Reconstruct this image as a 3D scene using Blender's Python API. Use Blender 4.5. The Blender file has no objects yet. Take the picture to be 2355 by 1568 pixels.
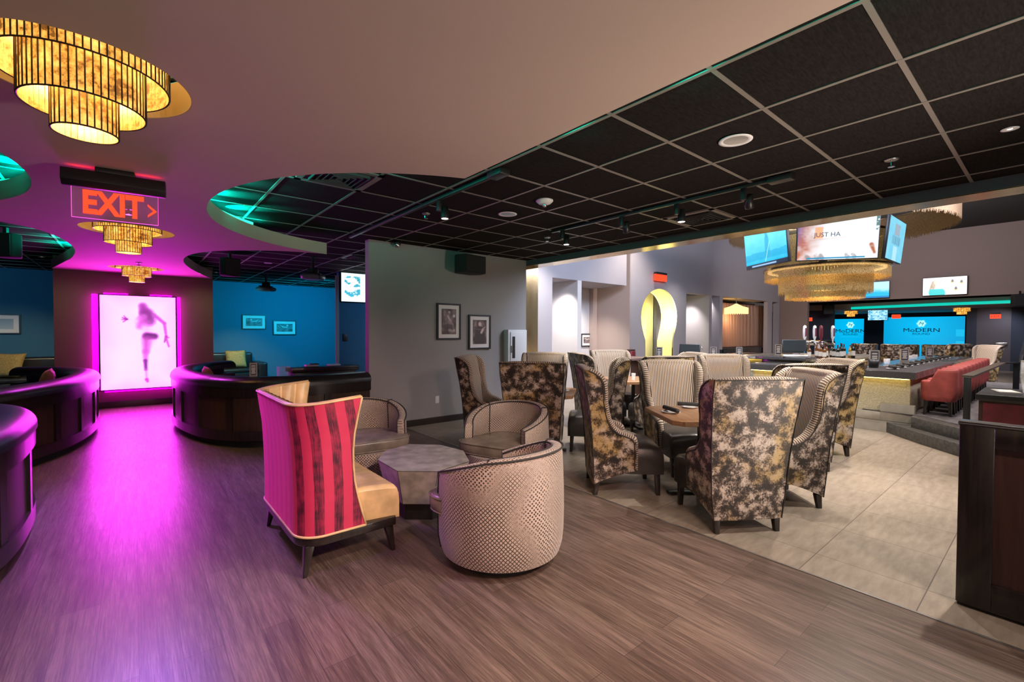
import bpy, math, random
import numpy as np
from mathutils import Vector, Matrix
from mathutils.geometry import tessellate_polygon
random.seed(7)
PI=math.pi
C=bpy.context.scene.collection
SC=bpy.context.scene

# ---------------------------------------------------------------- camera
CH=1.45
cam_d=bpy.data.cameras.new('camera'); cam=bpy.data.objects.new('camera',cam_d); C.objects.link(cam)
cam_d.sensor_width=36; cam_d.lens=16.0; cam_d.clip_start=.05; cam_d.clip_end=100
YAW,PITCH,ROLL=0.87855,0.02107,0.00417
cam.location=(0,0,CH)
fwd=Vector((math.cos(YAW)*math.cos(PITCH),math.sin(YAW)*math.cos(PITCH),-math.sin(PITCH)))
q=fwd.to_track_quat('-Z','Y')
cam.rotation_euler=(q.to_matrix().to_4x4()@Matrix.Rotation(ROLL,4,'Z')).to_euler()
SC.camera=cam
SC.view_settings.view_transform='Standard'; SC.view_settings.look='None'; SC.view_settings.gamma=1
SC.view_settings.exposure=0.25
try: SC.view_settings.use_curve_mapping=False
except Exception: pass

def _ray(x,y):
    f=1046.67; a=x-1177.5; b=y-784
    cr,sr=math.cos(ROLL),math.sin(ROLL)
    X=a*cr+b*sr; Y=-a*sr+b*cr
    cp,sp=math.cos(PITCH),math.sin(PITCH)
    F,U=f,-Y
    fw=F*cp+U*sp; z=-F*sp+U*cp
    c,s=math.cos(YAW),math.sin(YAW)
    return (X*s+fw*c,-X*c+fw*s,z)
def survey_z(x,y,z): r=_ray(x,y); k=(z-CH)/r[2]; return (r[0]*k,r[1]*k,z)
def survey_y(x,y,Y): r=_ray(x,y); k=Y/r[1]; return (r[0]*k,Y,r[2]*k+CH)
def survey_x(x,y,X): r=_ray(x,y); k=X/r[0]; return (X,r[1]*k,r[2]*k+CH)

# ---------------------------------------------------------------- mesh builder
class MB:
    def __init__(s): s.v=[]; s.f=[]; s.uv=[]
    def quadgrid(s,P,UV=None,close_u=False,flip=False):
        n=len(P); m=len(P[0]); b=len(s.v)
        for r in P: s.v.extend([tuple(p) for p in r])
        for i in range(n-1):
            for j in range(m-(0 if close_u else 1)):
                j2=(j+1)%m
                ids=[b+i*m+j,b+i*m+j2,b+(i+1)*m+j2,b+(i+1)*m+j]
                if UV:
                    u2=UV[i][j+1] if j+1<len(UV[i]) else UV[i][j]
                    u3=UV[i+1][j+1] if j+1<len(UV[i+1]) else UV[i+1][j]
                    uv=[UV[i][j],u2,u3,UV[i+1][j]]
                else: uv=[(0,0)]*4
                if flip: ids.reverse(); uv=list(reversed(uv))
                s.f.append(ids); s.uv.append(uv)
        return s
    def face(s,pts,uv=None):
        b=len(s.v); s.v.extend([tuple(p) for p in pts]); s.f.append(list(range(b,b+len(pts)))); s.uv.append(uv or [(p[0],p[1]) for p in pts]); return s
    def box(s,x0,x1,y0,y1,z0,z1,M=None):
        c=[(x0,y0,z0),(x1,y0,z0),(x1,y1,z0),(x0,y1,z0),(x0,y0,z1),(x1,y0,z1),(x1,y1,z1),(x0,y1,z1)]
        if M is not None: c=[tuple(M@Vector(p)) for p in c]
        b=len(s.v); s.v.extend(c)
        for f in ((3,2,1,0),(4,5,6,7),(0,1,5,4),(1,2,6,5),(2,3,7,6),(3,0,4,7)):
            s.f.append([b+i for i in f]); s.uv.append([(0,0),(1,0),(1,1),(0,1)])
        return s
    def taper(s,cx,cy,z0,z1,w0,w1,d0=None,d1=None,dx=0,dy=0):
        d0=d0 or w0; d1=d1 or w1; b=len(s.v)
        for z,w,d,ox,oy in ((z0,w0,d0,dx,dy),(z1,w1,d1,0,0)):
            for a,e in ((-1,-1),(1,-1),(1,1),(-1,1)): s.v.append((cx+ox+a*w/2,cy+oy+e*d/2,z))
        for f in ((3,2,1,0),(4,5,6,7),(0,1,5,4),(1,2,6,5),(2,3,7,6),(3,0,4,7)):
            s.f.append([b+i for i in f]); s.uv.append([(0,0),(1,0),(1,1),(0,1)])
        return s
    def prism(s,poly,z0,z1,holes=(),axis='z',inset1=None):
        """polygon in 2D extruded; axis 'y': poly=(x,z), z0,z1=y range ; axis 'x': poly=(y,z)"""
        def m(p,h):
            if axis=='z': return (p[0],p[1],h)
            if axis=='y': return (p[0],h,p[1])
            return (h,p[0],p[1])
        loops=[list(poly)]+[list(h) for h in holes]
        tri=tessellate_polygon([[Vector((p[0],p[1],0)) for p in l] for l in loops])
        flat=[p for l in loops for p in l]
        for h,fl in ((z0,True),(z1,False)):
            b=len(s.v); s.v.extend([m(p,h) for p in flat])
            for t in tri:
                a=flat[t[0]];c=flat[t[1]];d=flat[t[2]]
                ar=(c[0]-a[0])*(d[1]-a[1])-(d[0]-a[0])*(c[1]-a[1])
                if abs(ar)<1e-12: continue
                ids=[b+i for i in t]
                up=ar>0
                if up==fl: ids.reverse()
                s.f.append(ids); s.uv.append([(flat[i-b][0],flat[i-b][1]) for i in ids])
        for l in loops:
            n=len(l); b=len(s.v)
            s.v.extend([m(p,z0) for p in l]); s.v.extend([m(p,z1) for p in l])
            for i in range(n):
                j=(i+1)%n
                s.f.append([b+i,b+j,b+n+j,b+n+i]); s.uv.append([(0,0),(1,0),(1,1),(0,1)])
        return s
    def lathe(s,prof,n=32,c=(0,0,0),cap=False,sx=1,sy=1):
        P=[];UV=[]
        for r,z in prof:
            P.append([(c[0]+r*sx*math.cos(2*PI*k/n),c[1]+r*sy*math.sin(2*PI*k/n),c[2]+z) for k in range(n)])
            UV.append([(2*PI*k/n*max(p[0] for p in prof),z) for k in range(n+1)])
        s.quadgrid(P,UV,close_u=True)
        if cap:
            for row,rev in ((P[0],True),(P[-1],False)):
                if abs(row[0][0]-c[0])>1e-5 or abs(row[0][1]-c[1])>1e-5:
                    r=list(row)
                    if rev: r.reverse()
                    s.face(r)
        return s
    def tube(s,path,r,n=8,closed=False,cap=True):
        path=[Vector(p) for p in path]; N=len(path)
        rr=r if isinstance(r,(list,tuple)) else [r]*N
        P=[];UV=[];L=0; up=None
        for i,p in enumerate(path):
            a=path[(i-1)%N] if (closed or i>0) else p
            b=path[(i+1)%N] if (closed or i<N-1) else p
            t=(b-a)
            t=t.normalized() if t.length>1e-9 else Vector((0,0,1))
            if up is None:
                up=Vector((0,0,1)) if abs(t.z)<.9 else Vector((1,0,0))
            up=(up-t*up.dot(t))
            if up.length<1e-6: up=Vector((1,0,0))-t*t.x
            up.normalize(); sd=t.cross(up)
            if i>0: L+=(p-path[i-1]).length
            P.append([tuple(p+(up*math.cos(2*PI*k/n)+sd*math.sin(2*PI*k/n))*rr[i]) for k in range(n)])
            UV.append([(L,k/n*2*PI*rr[i]) for k in range(n+1)])
        if closed: P.append(P[0]); L+=(path[0]-path[-1]).length; UV.append([(L,k/n*2*PI*rr[0]) for k in range(n+1)])
        s.quadgrid(P,UV,close_u=True)
        if cap and not closed: s.face(list(reversed(P[0]))); s.face(P[-1])
        return s
    def sweep(s,path,prof,closed_prof=True,cap=True,normals=None):
        """path: 2D points; prof: list of (offset along left normal, z)"""
        path=[Vector((p[0],p[1])) for p in path]; N=len(path); P=[];UV=[];L=0
        for i,p in enumerate(path):
            a=path[max(i-1,0)]; b=path[min(i+1,N-1)]
            t=(b-a).normalized(); nrm=Vector((-t.y,t.x))
            if i>0: L+=(p-path[i-1]).length
            P.append([(p.x+nrm.x*o,p.y+nrm.y*o,z) for o,z in prof]); UV.append([(L,z) for o,z in prof]+[(L,prof[0][1])])
        s.quadgrid(P,UV,close_u=closed_prof)
        if cap and closed_prof: s.face(list(reversed(P[0]))); s.face(P[-1])
        return s
    def build(s,name,mat,parent=None,smooth=False,bevel=0,loc=None,rz=None,seg=2,subsurf=0,fix=True,**kw):
        me=bpy.data.meshes.new(name)
        me.from_pydata(s.v,[],s.f); 
        uvl=me.uv_layers.new(name='UVMap')
        flat=[c for f in s.uv for uv in f for c in uv]
        if len(flat)==2*len(me.loops): uvl.data.foreach_set('uv',flat)
        me.validate(); me.update()
        if fix:
            import bmesh
            bm=bmesh.new(); bm.from_mesh(me); bmesh.ops.remove_doubles(bm,verts=bm.verts,dist=1e-5)
            bmesh.ops.recalc_face_normals(bm,faces=bm.faces); bm.to_mesh(me); bm.free()
        me.materials.append(mat)
        if smooth:
            for p in me.polygons: p.use_smooth=True
        o=bpy.data.objects.new(name,me); C.objects.link(o)
        if parent: o.parent=parent
        if loc: o.location=loc
        if rz is not None: o.rotation_euler=(0,0,rz)
        if bevel:
            b=o.modifiers.new('b','BEVEL'); b.width=bevel; b.segments=seg; b.limit_method='ANGLE'; b.angle_limit=.6
            for p in me.polygons: p.use_smooth=True
        if subsurf:
            b=o.modifiers.new('s','SUBSURF'); b.levels=subsurf; b.render_levels=subsurf
        if smooth and not subsurf and not bevel:
            try:
                me.shade_smooth() if False else None
            except Exception: pass
        for k,v in kw.items(): o[k]=v
        return o

def crisp(o,ang=40):
    "flat across hard edges, smooth elsewhere"
    me=o.data
    import bmesh
    bm=bmesh.new(); bm.from_mesh(me)
    for e in bm.edges:
        if len(e.link_faces)==2 and e.calc_face_angle(0)>math.radians(ang): e.smooth=False
    for f in bm.faces: f.smooth=True
    bm.to_mesh(me); bm.free(); return o

def thing(name,label,cat,loc=(0,0,0),rz=0,group=None):
    o=bpy.data.objects.new(name,None); C.objects.link(o); o.empty_display_size=.1
    o.location=loc; o.rotation_euler=(0,0,rz); o['label']=label; o['category']=cat
    if group: o['group']=group
    return o
def tag(o,label,cat,group=None,kind=None):
    o['label']=label; o['category']=cat
    if group: o['group']=group
    if kind: o['kind']=kind
    return o
def struct(o,label=None):
    o['kind']='structure'
    if label: o['label']=label
    return o
def dup(root,loc,rz,label,group=None):
    r=root.copy(); C.objects.link(r); r.location=loc; r.rotation_euler=(0,0,rz); r['label']=label
    if group: r['group']=group
    for ch in list(root.children):
        c=ch.copy(); C.objects.link(c); c.parent=r
        for g in list(ch.children):
            d=g.copy(); C.objects.link(d); d.parent=c
    return r
def smoothpath(pts,k=6):
    P=[Vector(p) for p in pts]; out=[]
    for i in range(len(P)-1):
        p0=P[max(i-1,0)];p1=P[i];p2=P[i+1];p3=P[min(i+2,len(P)-1)]
        for j in range(k):
            t=j/k
            out.append(.5*((2*p1)+(p2-p0)*t+(2*p0-5*p1+4*p2-p3)*t*t+(3*p1-p0-3*p2+p3)*t**3))
    out.append(P[-1]); return [tuple(p) for p in out]
def interp(tab,x):
    if x<=tab[0][0]: return tab[0][1]
    for (a,b),(c,d) in zip(tab,tab[1:]):
        if x<=c:
            t=(x-a)/(c-a); t=t*t*(3-2*t) if False else t
            return b+(d-b)*t
    return tab[-1][1]

# ---------------------------------------------------------------- materials
def S(v): return tuple(((c/12.92) if c<=.04045 else ((c+.055)/1.055)**2.4) for c in v)
def nm(name):
    m=bpy.data.materials.new(name); m.use_nodes=True; nt=m.node_tree
    b=nt.nodes['Principled BSDF']; return m,nt,b
def N(nt,t,**k):
    n=nt.nodes.new(t)
    for a,v in k.items():
        if a.startswith('i_'):
            key=a[2:].replace('_',' ')
            key=int(key) if key.isdigit() else key
            if isinstance(v,bpy.types.NodeSocket): nt.links.new(v,n.inputs[key])
            else: n.inputs[key].default_value=v
        else: setattr(n,a,v)
    return n
def mth(nt,op,a,b=None,c=None,clamp=False):
    n=nt.nodes.new('ShaderNodeMath'); n.operation=op; n.use_clamp=clamp
    for i,v in enumerate((a,b,c)):
        if v is None: continue
        if isinstance(v,bpy.types.NodeSocket): nt.links.new(v,n.inputs[i])
        else: n.inputs[i].default_value=v
    return n.outputs[0]
def mixc(nt,f,a,b):
    n=nt.nodes.new('ShaderNodeMix'); n.data_type='RGBA'
    for i,v in ((0,f),(6,a),(7,b)):
        if isinstance(v,bpy.types.NodeSocket): nt.links.new(v,n.inputs[i])
        else: n.inputs[i].default_value=(v if i==0 else (*v,1))
    return n.outputs[2]
def ramp(nt,f,stops,interp='LINEAR'):
    n=nt.nodes.new('ShaderNodeValToRGB'); n.color_ramp.interpolation=interp; cr=n.color_ramp
    while len(cr.elements)<len(stops): cr.elements.new(.5)
    for e,(p,c) in zip(cr.elements,stops): e.position=p; e.color=(*c,1) if len(c)==3 else c
    nt.links.new(f,n.inputs[0]); return n.outputs[0]
def bump(nt,b,h,st=.2,dist=.01):
    n=N(nt,'ShaderNodeBump',i_Strength=st,i_Distance=dist,i_Height=h); nt.links.new(n.outputs[0],b.inputs['Normal'])
def plain(name,col,rough=.5,metal=0,noise=0,nscale=8,bmp=0,spec=None,coat=0,trans=0,alpha=None,sheen=0):
    m,nt,b=nm(name)
    b.inputs['Base Color'].default_value=(*col,1); b.inputs['Roughness'].default_value=rough; b.inputs['Metallic'].default_value=metal
    if spec is not None: b.inputs['Specular IOR Level'].default_value=spec
    if coat: b.inputs['Coat Weight'].default_value=coat; b.inputs['Coat Roughness'].default_value=.1
    if trans: b.inputs['Transmission Weight'].default_value=trans
    if sheen: b.inputs['Sheen Weight'].default_value=sheen
    if noise or bmp:
        tc=N(nt,'ShaderNodeTexCoord'); nz=N(nt,'ShaderNodeTexNoise',i_Vector=tc.outputs['Object'],i_Scale=nscale,i_Detail=6.)
        if noise:
            lo=tuple(c*(1-noise) for c in col); hi=tuple(min(1,c*(1+noise)) for c in col)
            nt.links.new(ramp(nt,nz.outputs[0],[(.3,lo),(.7,hi)]),b.inputs['Base Color'])
        if bmp: bump(nt,b,nz.outputs[0],bmp)
    return m
def glow(name,col,st):
    m,nt,b=nm(name); b.inputs['Base Color'].default_value=(0,0,0,1)
    b.inputs['Emission Color'].default_value=(*col,1); b.inputs['Emission Strength'].default_value=st; return m

def m_velvet():
    m,nt,b=nm('distressed_velvet')
    tc=N(nt,'ShaderNodeTexCoord'); oi=N(nt,'ShaderNodeObjectInfo')
    off=N(nt,'ShaderNodeCombineXYZ',i_X=mth(nt,'MULTIPLY',oi.outputs['Random'],37.),i_Y=mth(nt,'MULTIPLY',oi.outputs['Random'],11.))
    v=N(nt,'ShaderNodeVectorMath',operation='ADD',i_0=tc.outputs['Object'],i_1=off.outputs[0]).outputs[0]
    big=N(nt,'ShaderNodeTexNoise',i_Vector=v,i_Scale=13.,i_Detail=3.).outputs[0]
    fine=N(nt,'ShaderNodeTexNoise',i_Vector=v,i_Scale=75.,i_Detail=12.,i_Roughness=.85).outputs[0]
    s=mth(nt,'ADD',mth(nt,'MULTIPLY',mth(nt,'SUBTRACT',big,.5),.75),fine)
    c1=ramp(nt,s,[(.455,(.012,.008,.006)),(.51,(.085,.056,.042)),(.535,(.23,.17,.13)),(.62,(.55,.47,.40))])
    gold=N(nt,'ShaderNodeTexNoise',i_Vector=v,i_Scale=3.4,i_Detail=2.).outputs[0]
    c=mixc(nt,ramp(nt,gold,[(.49,(0,0,0)),(.60,(.85,.85,.85))]),c1,mixc(nt,ramp(nt,s,[(.44,(0,0,0)),(.56,(1,1,1))]),(.025,.016,.009),(.42,.28,.10)))
    nt.links.new(c,b.inputs['Base Color']); b.inputs['Roughness'].default_value=.45; b.inputs['Sheen Weight'].default_value=.05
    bump(nt,b,fine,.25,.006); return m
def m_stripe(freq=52,a=(.50,.40,.30),c=(.075,.045,.034),name='ticking_stripe'):
    m,nt,b=nm(name); uv=N(nt,'ShaderNodeTexCoord').outputs['UV']
    sp=N(nt,'ShaderNodeSeparateXYZ',i_0=uv); w=mth(nt,'SINE',mth(nt,'MULTIPLY',sp.outputs[0],freq*2*PI))
    nt.links.new(ramp(nt,mth(nt,'MULTIPLY_ADD',w,.5,.5),[(.42,c),(.58,a)]),b.inputs['Base Color'])
    b.inputs['Roughness'].default_value=.75; b.inputs['Sheen Weight'].default_value=.2
    return m
def m_snake():
    m,nt,b=nm('snakeskin_fabric'); uv=N(nt,'ShaderNodeTexCoord').outputs['UV']
    mp=N(nt,'ShaderNodeMapping',i_Vector=uv,i_Rotation=(0,0,PI/4),i_Scale=(1,1,1)).outputs[0]
    vo=N(nt,'ShaderNodeTexVoronoi',feature='DISTANCE_TO_EDGE',voronoi_dimensions='2D',i_Vector=mp,i_Scale=55.,i_Randomness=.25).outputs[0]
    vf=N(nt,'ShaderNodeTexVoronoi',feature='F1',voronoi_dimensions='2D',i_Vector=mp,i_Scale=55.,i_Randomness=.25)
    nz=N(nt,'ShaderNodeTexNoise',i_Vector=uv,i_Scale=2.0,i_Detail=1.).outputs[0]
    net=ramp(nt,vo,[(.10,(1,1,1)),(.17,(0,0,0))])
    dot=ramp(nt,vf.outputs['Distance'],[(.28,(1,1,1)),(.36,(0,0,0))])
    sel=ramp(nt,nz,[(.40,(0,0,0)),(.58,(1,1,1))])
    f=mixc(nt,sel,dot,net)
    c=mixc(nt,f,(.50,.41,.34),(.035,.020,.016))
    nt.links.new(c,b.inputs['Base Color']); b.inputs['Roughness'].default_value=.5; b.inputs['Sheen Weight'].default_value=.25
    bump(nt,b,vo,.15,.004); return m
def m_pink():
    m,nt,b=nm('raspberry_striped_velvet'); tc=N(nt,'ShaderNodeTexCoord'); uv=tc.outputs['UV']
    sp=N(nt,'ShaderNodeSeparateXYZ',i_0=uv)
    t=mth(nt,'FRACT',mth(nt,'DIVIDE',mth(nt,'ADD',sp.outputs[0],5.012),.112))
    n1=N(nt,'ShaderNodeTexNoise',i_Vector=N(nt,'ShaderNodeMapping',i_Vector=uv,i_Scale=(160,8,1)).outputs[0],i_Scale=1.,i_Detail=6.,i_Roughness=.7).outputs[0]
    n2=N(nt,'ShaderNodeTexNoise',i_Vector=uv,i_Scale=14.,i_Detail=5.).outputs[0]
    msk=ramp(nt,t,[(.0,(0,0,0)),(.50,(0,0,0)),(.515,(1,1,1)),(.985,(1,1,1))])
    lw=N(nt,'ShaderNodeLayerWeight',i_Blend=.5).outputs['Facing']
    msk=mixc(nt,ramp(nt,lw,[(.55,(0,0,0)),(.85,(.8,.8,.8))]),msk,(0,0,0))
    dark=mixc(nt,ramp(nt,mth(nt,'ADD',mth(nt,'MULTIPLY',n1,.6),mth(nt,'MULTIPLY',n2,.4)),[(.42,(0,0,0)),(.60,(1,1,1))]),(.045,.003,.014),(.36,.016,.06))
    red=mixc(nt,n2,(.50,.020,.075),(.60,.035,.10))
    nt.links.new(mixc(nt,msk,red,dark),b.inputs['Base Color'])
    b.inputs['Roughness'].default_value=.55; b.inputs['Sheen Weight'].default_value=.75; b.inputs['Sheen Tint'].default_value=(1,.10,.35,1); b.inputs['Sheen Roughness'].default_value=.35
    bump(nt,b,n1,.12,.003); return m
def m_wood_floor():
    m,nt,b=nm('plank_floor'); p=N(nt,'ShaderNodeTexCoord').outputs['Object']
    sp=N(nt,'ShaderNodeSeparateXYZ',i_0=p); sw=N(nt,'ShaderNodeCombineXYZ',i_X=sp.outputs[1],i_Y=sp.outputs[0]).outputs[0]
    br=N(nt,'ShaderNodeTexBrick',offset=.37,i_Vector=sw,i_Color1=(0,0,0,1),i_Color2=(1,1,1,1),i_Mortar=(.5,.5,.5,1),i_Scale=1.,i_Mortar_Size=.0012,i_Bias=0.,i_Brick_Width=1.22,i_Row_Height=.152)
    g=N(nt,'ShaderNodeTexNoise',i_Vector=N(nt,'ShaderNodeMapping',i_Vector=p,i_Scale=(150,5,1)).outputs[0],i_Scale=1.,i_Detail=8.,i_Roughness=.7).outputs[0]
    g2=N(nt,'ShaderNodeTexNoise',i_Vector=N(nt,'ShaderNodeMapping',i_Vector=p,i_Scale=(30,1.6,1)).outputs[0],i_Scale=1.,i_Detail=4.).outputs[0]
    bw=N(nt,'ShaderNodeRGBToBW',i_0=br.outputs['Color']).outputs[0]
    s=mth(nt,'ADD',mth(nt,'MULTIPLY',g,.62),mth(nt,'ADD',mth(nt,'MULTIPLY',g2,.34),mth(nt,'MULTIPLY',bw,.07)))
    c=ramp(nt,s,[(.36,(.050,.034,.027)),(.50,(.112,.079,.062)),(.66,(.230,.170,.138))])
    c=mixc(nt,mth(nt,'MULTIPLY',br.outputs['Fac'],.95),c,(.04,.03,.025))
    nt.links.new(c,b.inputs['Base Color'])
    nt.links.new(ramp(nt,g,[(.3,(.40,.40,.40)),(.7,(.27,.27,.27))]),b.inputs['Roughness'])
    bump(nt,b,mth(nt,'SUBTRACT',g,mth(nt,'MULTIPLY',br.outputs['Fac'],2.)),.12,.003); return m
def m_tile_floor():
    m,nt,b=nm('stone_tile_floor'); p=N(nt,'ShaderNodeTexCoord').outputs['Object']
    v=N(nt,'ShaderNodeMapping',i_Vector=p,i_Location=(-3.43,-1.0,0)).outputs[0]
    br=N(nt,'ShaderNodeTexBrick',offset=0.,i_Vector=v,i_Color1=(.2,.2,.2,1),i_Color2=(.8,.8,.8,1),i_Scale=1.,i_Mortar_Size=.0028,i_Brick_Width=.565,i_Row_Height=.545)
    n=N(nt,'ShaderNodeTexNoise',i_Vector=N(nt,'ShaderNodeMapping',i_Vector=p,i_Scale=(6,22,1)).outputs[0],i_Scale=1.,i_Detail=7.,i_Roughness=.6).outputs[0]
    bw=N(nt,'ShaderNodeRGBToBW',i_0=br.outputs['Color']).outputs[0]
    s=mth(nt,'ADD',mth(nt,'MULTIPLY',n,.85),mth(nt,'MULTIPLY',bw,.14))
    c=ramp(nt,s,[(.30,(.19,.155,.118)),(.68,(.31,.26,.205))])
    c=mixc(nt,br.outputs['Fac'],c,(.10,.08,.065))
    nt.links.new(c,b.inputs['Base Color']); b.inputs['Roughness'].default_value=.38
    bump(nt,b,mth(nt,'SUBTRACT',mth(nt,'MULTIPLY',n,.3),br.outputs['Fac']),.15,.003); return m
def m_ceiltile():
    m,nt,b=nm('black_ceiling_tile'); p=N(nt,'ShaderNodeTexCoord').outputs['Object']
    n=N(nt,'ShaderNodeTexNoise',i_Vector=N(nt,'ShaderNodeMapping',i_Vector=p,i_Scale=(18,90,1)).outputs[0],i_Scale=1.,i_Detail=8.,i_Roughness=.75).outputs[0]
    nt.links.new(ramp(nt,n,[(.35,(.009,.0075,.007)),(.75,(.025,.021,.0195))]),b.inputs['Base Color'])
    b.inputs['Roughness'].default_value=.95; b.inputs['Specular IOR Level'].default_value=.06
    bump(nt,b,n,.4,.004); return m
def m_woodgrain(name,a,c,rough=.35,scale=(2,40,40),coat=0,axis=None):
    m,nt,b=nm(name); p=N(nt,'ShaderNodeTexCoord').outputs['Object']
    n=N(nt,'ShaderNodeTexNoise',i_Vector=N(nt,'ShaderNodeMapping',i_Vector=p,i_Scale=scale).outputs[0],i_Scale=1.,i_Detail=6.,i_Roughness=.65).outputs[0]
    nt.links.new(ramp(nt,n,[(.32,a),(.68,c)]),b.inputs['Base Color']); b.inputs['Roughness'].default_value=rough
    if coat: b.inputs['Coat Weight'].default_value=coat
    bump(nt,b,n,.08,.003); return m
def m_leather(name,col,rough=.28,bs=.12):
    m,nt,b=nm(name); p=N(nt,'ShaderNodeTexCoord').outputs['Object']
    v=N(nt,'ShaderNodeTexVoronoi',i_Vector=p,i_Scale=170.).outputs[0]
    n=N(nt,'ShaderNodeTexNoise',i_Vector=p,i_Scale=7.,i_Detail=5.).outputs[0]
    lo=tuple(x*.7 for x in col); hi=tuple(x*1.25 for x in col)
    nt.links.new(ramp(nt,n,[(.3,lo),(.7,hi)]),b.inputs['Base Color']); b.inputs['Roughness'].default_value=rough
    bump(nt,b,mth(nt,'ADD',v,mth(nt,'MULTIPLY',n,3.)),bs,.004); return m
def m_attr(name,st=None,rough=.35,mult=1):
    m,nt,b=nm(name); a=N(nt,'ShaderNodeVertexColor',layer_name='Col')
    if st:
        b.inputs['Base Color'].default_value=(0,0,0,1); nt.links.new(a.outputs[0],b.inputs['Emission Color']); b.inputs['Emission Strength'].default_value=st
        b.inputs['Roughness'].default_value=.3
    else: nt.links.new(a.outputs[0],b.inputs['Base Color']); b.inputs['Roughness'].default_value=rough
    return m
def m_shade():
    m,nt,b=nm('amber_antique_glass'); p=N(nt,'ShaderNodeTexCoord').outputs['Object']
    n=N(nt,'ShaderNodeTexNoise',i_Vector=p,i_Scale=34.,i_Detail=8.,i_Roughness=.7).outputs[0]
    n2=N(nt,'ShaderNodeTexNoise',i_Vector=p,i_Scale=7.,i_Detail=2.).outputs[0]
    w=mth(nt,'ADD',mth(nt,'MULTIPLY',n,.62),mth(nt,'MULTIPLY',n2,.42))
    c=ramp(nt,w,[(.42,(.06,.022,.004)),(.49,(.50,.21,.03)),(.66,(1.0,.54,.12))])
    nt.links.new(c,b.inputs['Emission Color']); b.inputs['Emission Strength'].default_value=1.65
    b.inputs['Base Color'].default_value=(.35,.2,.07,1); b.inputs['Roughness'].default_value=.2; return m
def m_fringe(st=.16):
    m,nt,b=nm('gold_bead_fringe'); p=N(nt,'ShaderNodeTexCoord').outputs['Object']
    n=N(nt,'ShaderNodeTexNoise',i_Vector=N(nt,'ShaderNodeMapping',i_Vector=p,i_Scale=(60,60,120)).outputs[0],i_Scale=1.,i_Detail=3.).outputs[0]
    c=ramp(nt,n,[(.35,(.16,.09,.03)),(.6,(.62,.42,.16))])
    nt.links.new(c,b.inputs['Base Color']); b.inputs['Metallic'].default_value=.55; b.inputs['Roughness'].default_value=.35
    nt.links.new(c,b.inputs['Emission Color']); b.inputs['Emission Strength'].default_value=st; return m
def m_brass():
    m,nt,b=nm('brushed_gold_laminate'); p=N(nt,'ShaderNodeTexCoord').outputs['Object']
    n=N(nt,'ShaderNodeTexNoise',i_Vector=N(nt,'ShaderNodeMapping',i_Vector=p,i_Scale=(4,4,1.5)).outputs[0],i_Scale=1.,i_Detail=3.).outputs[0]
    nt.links.new(ramp(nt,n,[(.3,(.50,.36,.18)),(.7,(.80,.64,.36))]),b.inputs['Base Color'])
    b.inputs['Metallic'].default_value=.85; b.inputs['Roughness'].default_value=.16; return m

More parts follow.
